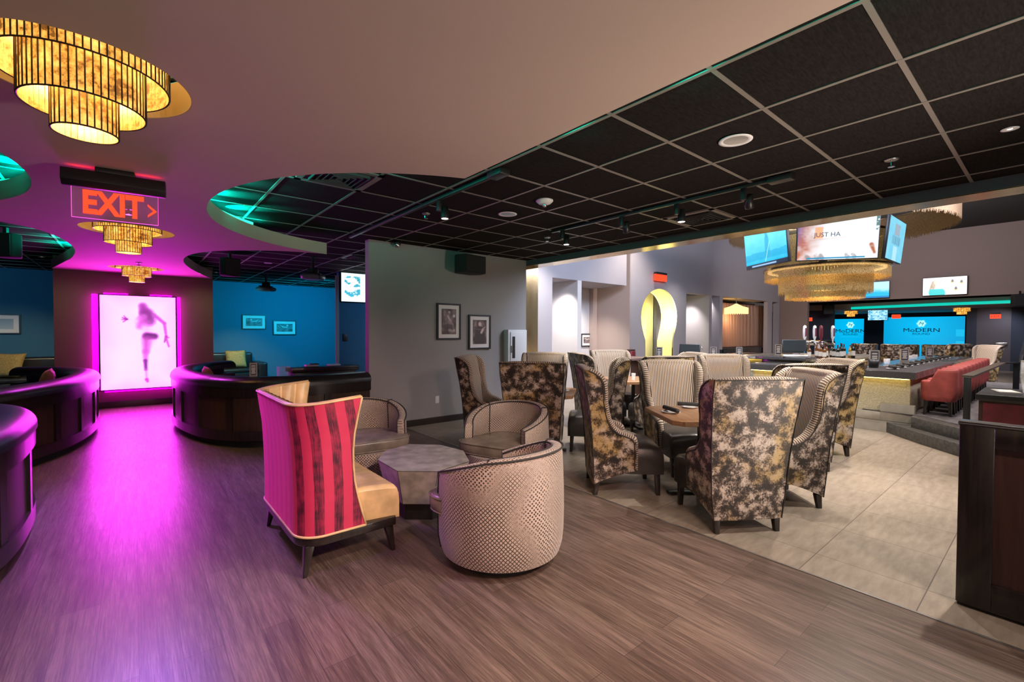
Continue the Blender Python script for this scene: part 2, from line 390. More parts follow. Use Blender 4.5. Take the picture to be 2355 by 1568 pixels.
M=dict(
 velvet=m_velvet(), stripe=m_stripe(), snake=m_snake(), pinkv=m_pink(),
 woodfloor=m_wood_floor(), tilefloor=m_tile_floor(), ctile=m_ceiltile(),
 soffit=plain('soffit_paint',S((.74,.67,.61)),.8,noise=.03,nscale=1.2),
 grey=plain('slate_grey_wall',S((.60,.585,.575)),.75,noise=.03,nscale=1.5),
 barwall=plain('bar_wall_paint',S((.62,.60,.62)),.8,noise=.02,nscale=2),
 white=plain('pale_wall_paint',S((.80,.78,.78)),.8),
 bluewall=plain('booth_wall_paint',S((.22,.42,.52)),.8),
 olive=plain('olive_wall_paint',S((.42,.38,.30)),.8,noise=.06,nscale=1.5),
 black=plain('black_satin',(.012,.012,.013),.4), blackmat=plain('black_matte',(.01,.01,.01),.85),
 grid=plain('ceiling_grid_metal',S((.50,.47,.44)),.45,metal=.3), darkgrid=plain('dark_grid',(.03,.03,.03),.6),
 baseb=plain('dark_baseboard',(.03,.022,.018),.35),
 ebony=m_woodgrain('espresso_wood',(.008,.006,.005),(.026,.018,.014),.3,(40,40,2.5),.2),
 walnut=m_woodgrain('walnut_panel',(.028,.014,.008),(.06,.033,.019),.42,(40,40,2.5)),
 mahog=m_woodgrain('mahogany_panel',(.035,.014,.011),(.062,.025,.019),.4,(40,40,2.5)),
 oak=m_woodgrain('table_oak',(.28,.135,.065),(.46,.26,.135),.32,(60,3,60),.15),
 leatherk=m_leather('black_leather',(.016,.016,.016),.3), leatherb=m_leather('brown_black_leather',(.035,.03,.027),.33),
 bronze=m_leather('bronze_leather',(.20,.165,.135),.22), gold=m_leather('champagne_leather',(.66,.46,.22),.30,.06),
 chrome=plain('polished_chrome',(.75,.75,.76),.12,metal=1), steel=plain('brushed_steel',(.5,.49,.48),.3,metal=.9),
 brass=m_brass(), mirror=plain('antiqued_mirror',(.66,.60,.52),.17,metal=.6,noise=.25,nscale=14),
 marble=plain('veined_stone_top',(.52,.50,.45),.16,metal=.4,noise=.3,nscale=9),
 plastic=plain('white_plastic',(.7,.7,.7),.4), charcoal=plain('charcoal_cloth',(.03,.028,.028),.8,noise=.2,nscale=30),
 plate=plain('white_china',(.75,.74,.72),.15), paper=plain('cream_card',(.6,.56,.48),.7), mat_=plain('picture_mount',(.80,.76,.73),.8),
 glass=None, redvel=m_leather('coral_velvet',(.34,.062,.052),.6,.05),
 teal=glow('teal_led',(0,1,.72),60.), teal2=glow('teal_led_bright',(0,1,.72),60.), tealsoft=glow('soft_teal_glow',(0,.60,.46),.9), magenta=glow('magenta_led',(1,.0,.92),6.), magsoft=glow('magenta_edge',(1,.1,.6),1.2), amber=glow('yellow_led',(1,.72,.16),7.),
 lamp=glow('lamp_face',(1,.88,.72),14.), exitred=glow('exit_red',(1,.05,.015),1.6), redup=glow('red_led',(1,.02,.03),5),
 shade=m_shade(), fringe=m_fringe(), fringe2=plain('shaded_gold_fringe',(.26,.16,.07),.5,metal=.3,noise=.3,nscale=40), pic=m_attr('photo_print'), scr=m_attr('screen_image',1.15), lbox=m_attr('lightbox_film',1.0),  # fringe2: darker copy of the bead fringe, shade put into its colour
 cream=plain('cream_recess',(.80,.72,.52),.7), carpet=plain('grey_carpet',(.075,.068,.07),.95,noise=.45,nscale=9,bmp=.3),
 stone=plain('granite_step',(.055,.052,.048),.4,noise=.5,nscale=30), plinth=plain('stone_plinth',(.30,.27,.22),.5,noise=.15,nscale=6),
 barface=plain('textured_bar_panel',(.52,.45,.30),.55,noise=.18,nscale=55,bmp=.9),
 granite=plain('speckled_granite',(.075,.07,.072),.12,noise=.6,nscale=120),
 pillow=plain('mustard_fabric',(.42,.27,.08),.8,noise=.3,nscale=40,bmp=.5), rust=plain('rust_fabric',(.32,.15,.07),.8,noise=.25,nscale=40,bmp=.3),
 curtain=plain('copper_curtain',(.27,.145,.09),.45,sheen=.3), burgundy=m_leather('burgundy_vinyl',(.16,.02,.03),.4), blueled=glow('blue_glow',(0,.3,1),2),
 cyan=glow('cyan_glow',(.01,.45,.75),1.0), navy=plain('navy_wall',(.035,.045,.07),.8), yellowwall=plain('yellow_wall',(.78,.72,.38),.8),
 amberglass=plain('amber_bottle',(.16,.06,.015),.08), greenglass=plain('dark_bottle',(.012,.018,.014),.08), goldbottle=plain('gold_bottle',(.45,.25,.04),.12),
 maroon=plain('maroon_label',(.16,.015,.03),.5), grille=plain('speaker_grille',(.012,.012,.013),.6,bmp=.4,nscale=160),
)
mg,ntg,bg=nm('clear_glass'); bg.inputs['Base Color'].default_value=(.92,.95,.96,1); bg.inputs['Roughness'].default_value=.02
bg.inputs['Alpha'].default_value=.22; M['glass']=mg
mg,ntg,bg=nm('clear_acrylic'); bg.inputs['Base Color'].default_value=(1,.55,.9,1); bg.inputs['Roughness'].default_value=.05; bg.inputs['Alpha'].default_value=.12; M['acryl']=mg

# ---------------------------------------------------------------- painting of flat pictures
def painted(name,w,h,nx,ny,fn,mat,parent=None,y=0,z0=0,x0=0):
    xs=np.linspace(0,1,nx); zs=np.linspace(0,1,ny); U,V=np.meshgrid(xs,zs)
    col=fn(U,V,w/h); col=np.clip(col,0,1e3).reshape(-1,3)
    vs=np.stack([(U-.5)*w+x0,np.full_like(U,y),V*h+z0],-1).reshape(-1,3)
    fs=[(j*nx+i,j*nx+i+1,(j+1)*nx+i+1,(j+1)*nx+i) for j in range(ny-1) for i in range(nx-1)]
    me=bpy.data.meshes.new(name); me.from_pydata(vs.tolist(),[],fs); me.update()
    a=me.color_attributes.new('Col','FLOAT_COLOR','POINT'); a.data.foreach_set('color',np.concatenate([col,np.ones((len(col),1))],1).astype(np.float32).ravel())
    me.materials.append(mat); o=bpy.data.objects.new(name,me); C.objects.link(o)
    if parent: o.parent=parent
    return o
def cap_(U,V,asp,a,b,ra,rb=None):
    rb=ra if rb is None else rb
    x=U*asp; ax,ay,bx,by=a[0]*asp,a[1],b[0]*asp,b[1]
    dx,dy=bx-ax,by-ay; t=np.clip(((x-ax)*dx+(V-ay)*dy)/(dx*dx+dy*dy+1e-9),0,1)
    return np.hypot(x-ax-t*dx,V-ay-t*dy)-(ra+(rb-ra)*t)
def sm(d,e): return np.clip(.5-d/e,0,1)
def vnoise(U,V,sx,sy,seed=0):
    r=np.random.RandomState(seed); g=r.rand(64,64); x=U*sx; y=V*sy
    xi=np.floor(x).astype(int);yi=np.floor(y).astype(int); fx=x-xi;fy=y-yi; fx=fx*fx*(3-2*fx);fy=fy*fy*(3-2*fy)
    G=lambda a,b:g[a%64,b%64]
    return (G(xi,yi)*(1-fx)+G(xi+1,yi)*fx)*(1-fy)+(G(xi,yi+1)*(1-fx)+G(xi+1,yi+1)*fx)*fy
def fbm(U,V,s,seed=0): return .5*vnoise(U,V,s,s,seed)+.3*vnoise(U,V,2*s,2*s,seed+1)+.2*vnoise(U,V,4*s,4*s,seed+2)
def lerp(a,b,t): return np.array(a)*(1-t[...,None])+np.array(b)*t[...,None]
def over(c,col,t): return c*(1-t[...,None])+np.array(col)*t[...,None]
# ================================================================ SETTING
CZ=2.745; SZ=2.51
# floors
struct(MB().face([(-6,-3.2,0),(3.11,-3.2,0),(3.11,6.4,0),(3.11,15,0),(-6,15,0)]).build('floor',M['woodfloor']),'grey brown plank floor')
struct(MB().face([(3.11,-3.2,0),(31,-3.2,0),(31,15,0),(3.11,15,0)]).build('floor',M['tilefloor']),'beige stone tile floor')
struct(MB().box(3.103,3.117,-3.2,6.27,0,.004).build('trim_1',M['steel']),'metal strip where planks meet tiles')
# platform with two steps
pl=[(8.24,1.30),(8.08,1.14),(7.68,.75),(7.3,.30),(7.05,-.3),(6.9,-3.2),(15.6,-3.2),(15.6,6.8),(13.2,6.8),(13.2,1.9),(9.0,1.9),(8.5,1.9),(8.5,1.31)]
st=[(8.50,1.64),(8.30,1.50),(7.9,1.17),(7.42,.72),(7.0,.22),(6.75,-.4),(6.6,-3.2),(9,-3.2),(9,1.64)]
struct(MB().prism(st,0,.15).build('trim_2',M['stone'],bevel=.006),'lower granite step')
struct(MB().prism(pl,.148,.297).build('trim_3',M['stone'],bevel=.006),'upper granite step')
pc=[(8.40,1.20),(8.20,1.02),(7.85,.70),(7.5,.25),(7.25,-.3),(7.1,-3.2),(15.6,-3.2),(15.6,6.8),(13.2,6.8),(13.2,1.9),(8.45,1.9)]
struct(MB().prism(pc,.296,.302).build('floor',M['carpet']),'grey striped carpet on the bar platform')
# tile ceiling and its grid
struct(MB().face([(-6,-3.2,CZ),(-6,15,CZ),(5.55,15,CZ),(5.55,-3.2,CZ)]).build('ceiling',M['ctile']),'black tile ceiling')
g=MB()
for i in range(-15,5):
    x=2.807+.61*i; g.box(x-.012,x+.012,-3.2,15,CZ-.006,CZ-.001)
for j in range(-22,9):
    y=1.731-.61*j
    g.box(-6,5.53,y-.012,y+.012,CZ-.005,CZ-.001)
struct(g.build('trim_4',M['grid'],fix=False),'pale metal grid of the tile ceiling')
# dropped soffit with scalloped edges and three round recesses
def arc(cx,cy,r,a0,a1,n): return [(cx+r*math.cos(math.radians(a0+(a1-a0)*k/n)),cy+r*math.sin(math.radians(a0+(a1-a0)*k/n))) for k in range(n+1)]
bite1=arc(2.50,4.55,2.02,249,102.5,48)
bite2=smoothpath([(2.05,6.50),(1.54,6.66),(1.08,6.99),(.76,7.40),(.60,7.95),(.585,8.6),(.70,9.35),(.93,10.25),(1.24,11.2)],5)
sof=[(-1.82,-3.2),(1.772,-3.2)]+bite1+bite2[1:]
sof_l=[(-x,y) for x,y in reversed([(1.82,-3.2)]+arc(2.50,4.55,1.95,249,102.5,48)+smoothpath([(2.05,6.45),(1.5,6.48),(1.05,6.66),(.76,7.0),(.63,7.6),(.60,8.4),(.70,9.3),(.82,9.9),(1.10,11.2)],5)[1:])]
sof=sof+sof_l
HOLES=[(-.15,2.64,.37),(-.04,6.40,.40),(.04,10.2,.38)]
hl=[arc(a,b,r,0,352.5,47) for a,b,r in HOLES]
struct(crisp(MB().prism(sof,SZ,SZ+.155,holes=hl).build('ceiling',M['soffit'])),'smooth taupe dropped ceiling with scalloped edges')
inner=[(x*.80,y) for x,y in sof if True]
for k,(a,b,r) in enumerate(HOLES):
    mb=MB(); mb.lathe([(r,SZ+.002),(r-.004,SZ+.002),(r-.004,SZ+.165),(r+.05,SZ+.165)],64,(a,b,0)); 
    mb.face([(a+(r+.05)*math.cos(t),b+(r+.05)*math.sin(t),CZ-.010) for t in [2*PI*i/48 for i in range(48)]])
    struct(mb.build('trim_%d'%(5+k),M['cream'],smooth=False),'round cream lit recess in the dropped ceiling')
    struct(MB().lathe([(r+.015,SZ+.17),(r+.03,SZ+.17),(r+.03,SZ+.18),(r+.015,SZ+.18)],48,(a,b,0)).build('trim_%d'%(8+k),M['tealsoft']),'teal light ring above a round recess')
# teal LED strips lying on the soffit edge
def strip(path,name,off=.02,z=SZ+.1565):
    struct(MB().sweep(path,[(off,z),(off+.035,z),(off+.035,z+.001),(off,z+.001)]).build(name,M['teal']),'teal cove light strip')
    struct(MB().sweep(path,[(.14,SZ+.155),(.16,SZ+.155),(.16,CZ-.002),(.14,CZ-.002)]).build(name,M['soffit']),'set back upstand of the cove')
strip([(1.772,-3.2),(1.772,-1.5),(1.772,0),(1.772,1.3),(1.772,2.6)],'trim_11')
strip(arc(2.50,4.55,2.02,249,130,30),'trim_12')
strip([(.60,7.95),(.585,8.6),(.70,9.35)],'trim_13')
strip(list(reversed([(-x,y) for x,y in arc(2.50,4.55,1.95,249,110,30)])),'trim_14')
strip(list(reversed([(-x,y) for x,y in smoothpath([(.76,7.0),(.63,7.6),(.60,8.4),(.70,9.3)],4)])),'trim_15')

def tilt_strip(path,name):
    struct(MB().sweep(path,[(.035,SZ+.157),(.065,SZ+.19),(.069,SZ+.19),(.039,SZ+.157)]).build(name,M['teal2']),'bright teal cove light strip')
tilt_strip(arc(2.50,4.55,2.02,222,160,16),'trim_29'); tilt_strip(list(reversed([(-x,y) for x,y in arc(2.50,4.55,1.95,222,150,16)])),'trim_30')
tilt_strip(list(reversed([(-x,y) for x,y in smoothpath([(.66,7.5),(.60,8.4),(.70,9.3),(.82,9.9)],4)])),'trim_31')
# walls of the lounge
W=M['grey']
struct(MB().box(2.56,5.53,6.27,6.40,0,CZ).build('wall_centre',W),'slate grey wall with two portraits')
struct(MB().box(2.55,5.53,6.252,6.27,0,.10).build('baseboard_centre',M['baseb'],bevel=.004),'dark baseboard under the grey wall')
struct(MB().box(5.53,5.83,6.272,6.40,0,2.645).build('trim_16',M['brass']),'gold laminate jamb')
struct(MB().box(5.53,5.83,-3.2,6.40,2.649,5.0).build('wall_beam',plain('beam_paint',S((.33,.34,.36)),.6)),'dark beam between lounge and bar')
struct(MB().box(5.535,5.83,-3.2,6.27,2.640,2.649).build('trim_17',M['brass']),'gold laminate underside of the beam')
struct(MB().box(-1.085,1.255,11.216,11.40,0,CZ).build('wall_back',M['olive']),'olive brown wall behind the lightbox')
struct(MB().box(-1.085,-.95,11.40,14.2,0,CZ).box(1.12,1.255,11.40,14.2,0,CZ).build('wall_back',M['olive']))
struct(MB().box(-1.09,1.26,11.19,11.216,0,.12).build('baseboard_back',M['baseb'],bevel=.004))
struct(MB().box(1.255,9,14.2,14.35,0,CZ).build('wall_blue_right',M['bluewall']),'blue lit wall of the right booth')
struct(MB().box(-6,-1.085,14.2,14.35,0,CZ).build('wall_blue_left',M['bluewall']),'blue lit wall of the left booth')
struct(MB().box(-6.1,-6,-3.2,14.35,0,CZ).build('wall_left',M['bluewall']))
struct(MB().box(3.47,9,10.18,10.3,0,CZ).build('wall_booth',M['bluewall']),'blue wall carrying a television')
struct(MB().box(3.395,3.47,10.15,10.18,0,2.66).build('trim_18',M['barwall']),'pale corner strip')
# ---- bar hall walls (frontal plane Y=7.8)
YW=7.8
def PX(px,Y=YW,y=720): return survey_y(px,y,Y)[0]
B=M['barwall']
H5=5.0
struct(MB().box(5.83,PX(1270),YW,9.6,0,H5).build('wall_niche',B))
hx0,hx1=PX(1270),PX(1440)
struct(MB().box(hx0,hx1,YW,9.2,CZ,3.75).build('wall_header',B))
c0,c1=PX(1328),PX(1337)
struct(MB().box(c0,c1,YW,8.9,0,CZ).build('wall_column',M['white']))
struct(MB().box(hx0-.1,c0,8.9,9.0,0,CZ).box(c1,hx1+.3,9.15,9.3,0,H5).build('wall_niche_back',M['white']))
struct(MB().box(PX(1450)-.02,PX(1450),YW+.01,10.0,0,H5).box(hx1,PX(1450),9.0,9.15,0,H5).build('wall_jamb',plain('tan_wall',S((.70,.62,.58)),.8)))
# arch wall
ax0,ax1=PX(1450),PX(1578)
arch=[(1484,838),(1484,800),(1484,783),(1479,765),(1475,745),(1474,727),(1476,709),(1481,693),(1490,678),(1502,668),(1516,664),(1530,668),(1541,678),(1549,692),(1554,708),(1556,727),(1554,748),(1550,768),(1547,783),(1547,800),(1547,838)]
ap=[(survey_y(a,b,YW)[0],survey_y(a,b,YW)[2]) for a,b in arch]; ap[0]=(ap[1][0],0); ap[-1]=(ap[-2][0],0)
ap=[ap[0],ap[1]]+smoothpath(ap[2:19],4)+[ap[19],ap[20]]
poly=[(ax0,0)]+ap+[(ax1,0),(ax1,H5),(ax0,H5)]
struct(crisp(MB().prism(poly,YW,YW+.02,axis='y').build('wall_arch',M['barwall'])),'pale blue wall with keyhole archway')
poly2=[(p[0],p[1]) for p in ap]
mb=MB(); mb.quadgrid([[(p[0],YW+.02,p[1]),(p[0],YW+.55,p[1])] for p in ap]); struct(crisp(mb.build('trim_19',M['yellowwall'])),'yellow reveal inside the archway')
mb=MB(); mb.quadgrid([[(p[0]+(.0),YW-.01,p[1]),(p[0],YW+.03,p[1])] for p in ap]); struct(mb.build('trim_20',M['steel']),'metal edge of the archway')
struct(MB().box(ax1-.9,ax1-.5,YW+.9,YW+1.9,0,3.2).build('wall_arch_inner',M['yellowwall']))
struct(MB().box(ax0,ax1+1.5,YW+2.1,YW+2.2,0,3.2).build('wall_arch_back',M['yellowwall']))
struct(MB().quadgrid([[(p[0]-.02,YW+.50,p[1]-.02),(p[0]-.02,YW+.52,p[1]-.02)] for p in ap[3:-2]]).build('trim_21',M['amber']),'yellow light strip around the archway')
# right run of the hall wall
d0,d1,d2,d3,d4=PX(1578),PX(1631),PX(1637),PX(1655),PX(1662)
e0,e1=PX(1765),21.5
struct(MB().box(ax1,21.7,YW,8.1,CZ,H5).build('wall_upper',M['barwall']))
struct(MB().box(d1,d2,YW,8.9,0,CZ).box(d3,d4,YW,8.9,0,CZ).box(e0,e0+.5,YW,7.95,0,CZ).box(e0+1.1,e1+.2,YW,8.0,0,CZ).build('wall_piers',M['barwall']))
struct(MB().box(ax1,d4,8.9,9.0,0,CZ).box(e0,e1+.2,8.9,9.0,0,CZ).build('wall_alcove',M['white']))
struct(MB().box(d4,e0,9.6,9.7,0,CZ).build('wall_curtain_bay',M['soffit']))
struct(MB().box(d4-.3,e0+.3,8.1,9.7,CZ,CZ+.05).build('ceiling',M['cream']),'warm lit ceiling of the curtain bay')
# end wall X=21.5
XE=21.5
struct(MB().box(XE,XE+.2,6.73,7.9,0,H5).box(XE,XE+.2,-3.2,6.73,2.70,H5).build('wall_end',plain('hall_end_paint',S((.50,.44,.42)),.8)),'taupe end wall above the far room')
struct(MB().face([(5.83,-3.2,H5),(5.83,9.6,H5),(21.7,9.6,H5),(21.7,-3.2,H5)]).build('ceiling',M['blackmat']),'dark high ceiling of the bar hall')
# far room
struct(MB().box(30,30.1,-3.2,9.5,0,CZ).build('wall_far',M['navy']))
struct(MB().box(24,24.15,survey_x(1917,760,24)[1],9.5,0,CZ).build('wall_far_left',M['navy']))
struct(MB().face([(21.7,-3.2,2.90),(21.7,9.5,2.90),(30,9.5,2.90),(30,-3.2,2.90)]).build('ceiling',M['ctile']),'black ceiling of the far room')
struct(MB().prism([(23.4,-3.2),(22.5,-1),(22.6,1.0),(22.9,3.0),(23.9,5.8),(23.9,9.5),(30,9.5),(30,-3.2)],2.46,2.70).build('ceiling',M['grey']),'dropped ceiling of the far room with teal edge')
struct(MB().sweep([(22.45,-1),(22.55,1.0),(22.85,3.0),(23.85,5.8)],[(0,2.46),(.03,2.46),(.03,2.56),(0,2.56)]).build('trim_22',M['tealsoft']),'teal band glowing in place of the lit fascia, far room')  # glowing band stands in for cove light falling on the fascia
struct(MB().sweep([(22.0,-1),(22.0,1.0),(22.0,3.0),(22.0,5.8)],[(0,2.74),(.04,2.74),(.04,2.76),(0,2.76)]).build('trim_23',M['tealsoft']),'teal cove strip of the far room ceiling')
yb=lambda px,X=26: survey_x(px,760,X)[1]
struct(MB().box(26,26.2,yb(2245),yb(2222),0,2.46).box(26,26.2,-3.2,yb(2325),0,2.46).build('wall_far_pier',M['navy']))
dr=MB().box(26.05,26.12,yb(2325),yb(2245),0,2.46).build('door_1',plain('door_paint',(.10,.085,.10),.5)); struct(dr,'dark double door with push bar')
MB().box(25.97,26.02,yb(2318),yb(2290),1.0,1.1).build('push_bar',M['steel'],dr,bevel=.01)
struct(MB().box(25.5,26.5,-1.6,-1.5+.0,0,2.46).box(19.5,19.7,-3.2,.62,0,2.6).build('wall_right_far',M['grey']))
for k in range(5):  # low steps whose pale tone stands for stripes of light on the floor
    struct(MB().box(15.6+.42*k,16.02+.42*k,.15,1.35,0,.25-.058*k).build('trim_%d'%(24+k),M['plinth'],bevel=.005),'low step beyond the platform, pale for a stripe of light')

# ================================================================ LIGHTBOX with silhouette
lb=thing('wall_lightbox','large glowing pink lightbox showing a dancing woman in silhouette on the olive wall','lightbox',(.07,11.216,.35))
fr=MB().box(-.575,.575,-.13,-.06,-.02,1.75).build('case',M['black'],lb)
def fig(U,V,a):
    c=lerp((.93,.80,1.0),(1,.90,1.0),fbm(U,V,3,3)); 
    edge=np.minimum(np.minimum(U,1-U)*a,np.minimum(V,1-V)); c=over(c,(1.0,.55,1.0),np.clip(1-edge/.16,0,1)*.35); c=c*np.array((.86,.68,.86))
    c=over(c,(.95,.55,.95),np.exp(-((V-.17)/.03)**2)*np.clip(1-abs(U-.5)*1.6,0,1)*.35)
    P=lambda x,y:(x,1-y)
    parts=[(P(.55,.11),P(.56,.17),.028,.034,.04,(.62,.20,.60),.8),   # head
     (P(.545,.10),P(.60,.21),.022,.050,.05,(.50,.12,.50),.7),           # hair
     (P(.60,.19),P(.62,.26),.055,.056,.05,(.42,.14,.42),.85),
     (P(.53,.25),P(.50,.33),.035,.022,.05,(.80,.20,.70),.6),
     (P(.56,.22),P(.46,.27),.03,.02,.03,(.85,.45,.85),.5),(P(.46,.27),P(.34,.25),.014,.010,.02,(.88,.55,.88),.55),
     (P(.34,.25),P(.28,.235),.008,.004,.012,(.45,.15,.45),.9),(P(.34,.25),P(.275,.255),.006,.003,.012,(.45,.15,.45),.9),(P(.34,.25),P(.29,.28),.006,.003,.012,(.45,.15,.45),.9),(P(.34,.25),P(.30,.215),.006,.003,.012,(.45,.15,.45),.9),
     (P(.70,.20),P(.84,.29),.018,.014,.02,(.70,.25,.70),.85),(P(.84,.29),P(.865,.44),.014,.010,.015,(.72,.28,.72),.85),
     (P(.865,.44),P(.84,.50),.014,.006,.012,(.60,.15,.55),.8),(P(.865,.46),P(.90,.55),.010,.008,.012,(.70,.25,.65),.8),(P(.865,.45),P(.90,.45),.008,.006,.012,(.70,.25,.65),.8),
     (P(.585,.30),P(.60,.40),.035,.04,.06,(.90,.45,.85),.5),
     (P(.60,.432),P(.70,.435),.036,.030,.03,(.20,.05,.24),.93),(P(.59,.46),P(.585,.60),.032,.022,.05,(.70,.22,.62),.75),
     (P(.68,.46),P(.61,.56),.022,.015,.06,(.85,.35,.80),.45),
     (P(.58,.60),P(.575,.70),.026,.018,.03,(.80,.30,.75),.7),(P(.575,.70),P(.58,.80),.016,.012,.02,(.30,.10,.38),.85),(P(.58,.80),P(.59,.90),.010,.008,.02,(.85,.35,.80),.6),(P(.59,.91),P(.60,.93),.015,.01,.015,(.80,.15,.70),.8)]
    for A,Bq,ra,rb,e,col,al in parts: c=over(c,col,sm(cap_(U,V,a,A,Bq,ra,rb),e)*al)
    c=np.clip(c,0,1)**1.5; l=np.clip((c[...,1:2]-.20)/.22,0,1); l=l*l*(3-2*l); return c*np.array((1.1,.62,1.1))*(1+l*np.array((22.,1.5,20.)))
p=painted('silhouette_panel',1.10,1.73,150,230,fig,M['lbox'],lb,y=-.132,z0=0)
MB().box(-.66,-.578,-.10,-.02,.0,1.74).box(.578,.63,-.10,-.02,.0,1.74).box(-.5,.5,-.11,-.03,-.045,-.025).box(-.5,-.16,-.11,-.03,1.755,1.772).box(.16,.5,-.11,-.03,1.755,1.772).build('edge_light',M['magenta'],lb)

# ================================================================ TIERED LAMPS
def shade_tier(mb,R,z0,z1,n):
    for k in range(n):
        a0=2*PI*(k+.06)/n;a1=2*PI*(k+.94)/n
        p=lambda a,r,z:(r*math.cos(a),r*math.sin(a),z)
        mb.face([p(a0,R,z0),p(a1,R,z0),p(a1,R,z1),p(a0,R,z1)]); mb.face([p(a1,R-.004,z0),p(a0,R-.004,z0),p(a0,R-.004,z1),p(a1,R-.004,z1)])
def drum_lamp(loc,label,R=(.285,.20,.107),Z=((-.008,.20),(-.135,.10),(-.235,-.03)),n=(78,54,30)):
    t=thing('tiered_ceiling_lamp',label,'ceiling lamp',loc,0,'tiered amber glass lamps in the dropped ceiling')
    for k in range(3):
        mb=MB(); shade_tier(mb,R[k],Z[k][0],Z[k][1],n[k]); s=mb.build('glass_tier',M['shade'],t,fix=False)
        rm=MB()
        rm.tube([(R[k]*math.cos(2*PI*i/48),R[k]*math.sin(2*PI*i/48),Z[k][0]) for i in range(48)],.0038,6,closed=True)
        for i in range(n[k]):
            a=2*PI*i/n[k]; x,y=R[k]*math.cos(a)*1.004,R[k]*math.sin(a)*1.004
            rm.box(x-.0025,x+.0025,y-.0025,y+.0025,Z[k][0],Z[k][1])
        rm.build('rim',M['ebony'],s)
    MB().lathe([(.0,.225),(.10,.225),(.10,.19),(0,.19)],24).build('canopy',M['brass'],t)
    return t
drum_lamp((-.15,2.64,2.51),'largest tiered amber glass drum lamp, nearest, above the hanging exit sign')
drum_lamp((-.04,6.40,2.51),'middle tiered amber lamp glowing behind the hanging exit sign')
drum_lamp((.04,10.2,2.51),'smallest, farthest tiered amber lamp above the pink lightbox')

# ================================================================ EXIT SIGN hanging
def text(body,size,mat,parent,loc,rot,ext=.001,align='CENTER',name='lettering',sx=1,bold=0):
    c=bpy.data.curves.new(name,'FONT'); c.body=body; c.offset=bold; c.size=size; c.extrude=ext; c.align_x=align; c.align_y='CENTER'; c.resolution_u=3
    tmp=bpy.data.objects.new('tmp_text',c); C.objects.link(tmp); bpy.context.view_layer.update(); me=bpy.data.meshes.new_from_object(tmp.evaluated_get(bpy.context.evaluated_depsgraph_get())); bpy.data.objects.remove(tmp); me.name=name
    if not me.vertices: return None
    me.materials.clear(); me.materials.append(mat); o=bpy.data.objects.new(name,me); C.objects.link(o); o.location=loc; o.rotation_euler=rot; o.scale=(sx,1,1)
    if parent: o.parent=parent
    return o
ex=thing('exit_sign','hanging edge-lit exit sign with red letters under black housing','exit sign',(-.085,4.06,2.51),-.10)
MB().box(-.10,.10,-.05,.05,-.035,0).build('mount',M['black'],ex,bevel=.004)
MB().prism([(-.045,-.03),(.045,-.03),(.05,-.10),(.02,-.135),(-.02,-.135),(-.05,-.10)],-.265,.265,axis='x').build('housing',M['black'],ex,bevel=.004)
MB().box(-.22,.22,-.005,.005,-.33,-.13).build('acrylic_plate',M['acryl'],ex)
MB().box(-.222,.222,-.006,.006,-.333,-.331).box(-.222,-.2205,-.006,.006,-.33,-.13).box(.2205,.222,-.006,.006,-.33,-.13).build('plate_edge',M['magsoft'],ex)
text('EXIT',.205,M['exitred'],ex,(-.015,-.009,-.235),(PI/2,0,0),sx=.74,bold=.0075)
MB().prism([(.165,-.285),(.215,-.24),(.165,-.195),(.165,-.210),(.195,-.24),(.165,-.270)],-.012,-.007,axis='y').build('arrow',M['exitred'],ex)
MB().face([(-.235,-.012,-.0295),(.235,-.012,-.0295),(.235,.012,-.0295),(-.235,.012,-.0295)]).build('top_light',M['redup'],ex,fix=False)

def exit_small(loc,rz,label,w=.32,body='EXIT'):
    t=thing('exit_sign',label,'exit sign',loc,rz)
    MB().box(-w*.45,w*.45,-.05,.05,.19,.25).build('housing',M['black'],t)
    MB().box(-w/2,w/2,-.02,.02,.19-(.19 if w>.5 else w*.55),.19).build('face_plate',M['exitred'],t)
    if body: text(body,.40*w,plain('dark_letter',(.12,.0,.0),.5),t,(0,-.024,.19-w*.275),(PI/2,0,0))
    return t
exit_small((survey_y(1519,640,7.7)[0],7.70,2.98),0,'red exit sign glowing above the yellow keyhole archway',.62,'')
q_=survey_x(2061,731,25); exit_small((25,q_[1],q_[2]-.05),-PI/2,'red exit sign above the larger blue screen in the far room',.30)
q_=survey_x(2289,735,23.5); exit_small((23.5,q_[1],q_[2]),-PI/2,'red exit sign in front of the dark far door',.27)
q_=survey_x(1859.5,735,23); exit_small((23,q_[1],q_[2]-.1),-PI/2,'half hidden red exit sign beside the draught taps in the far room',.28)

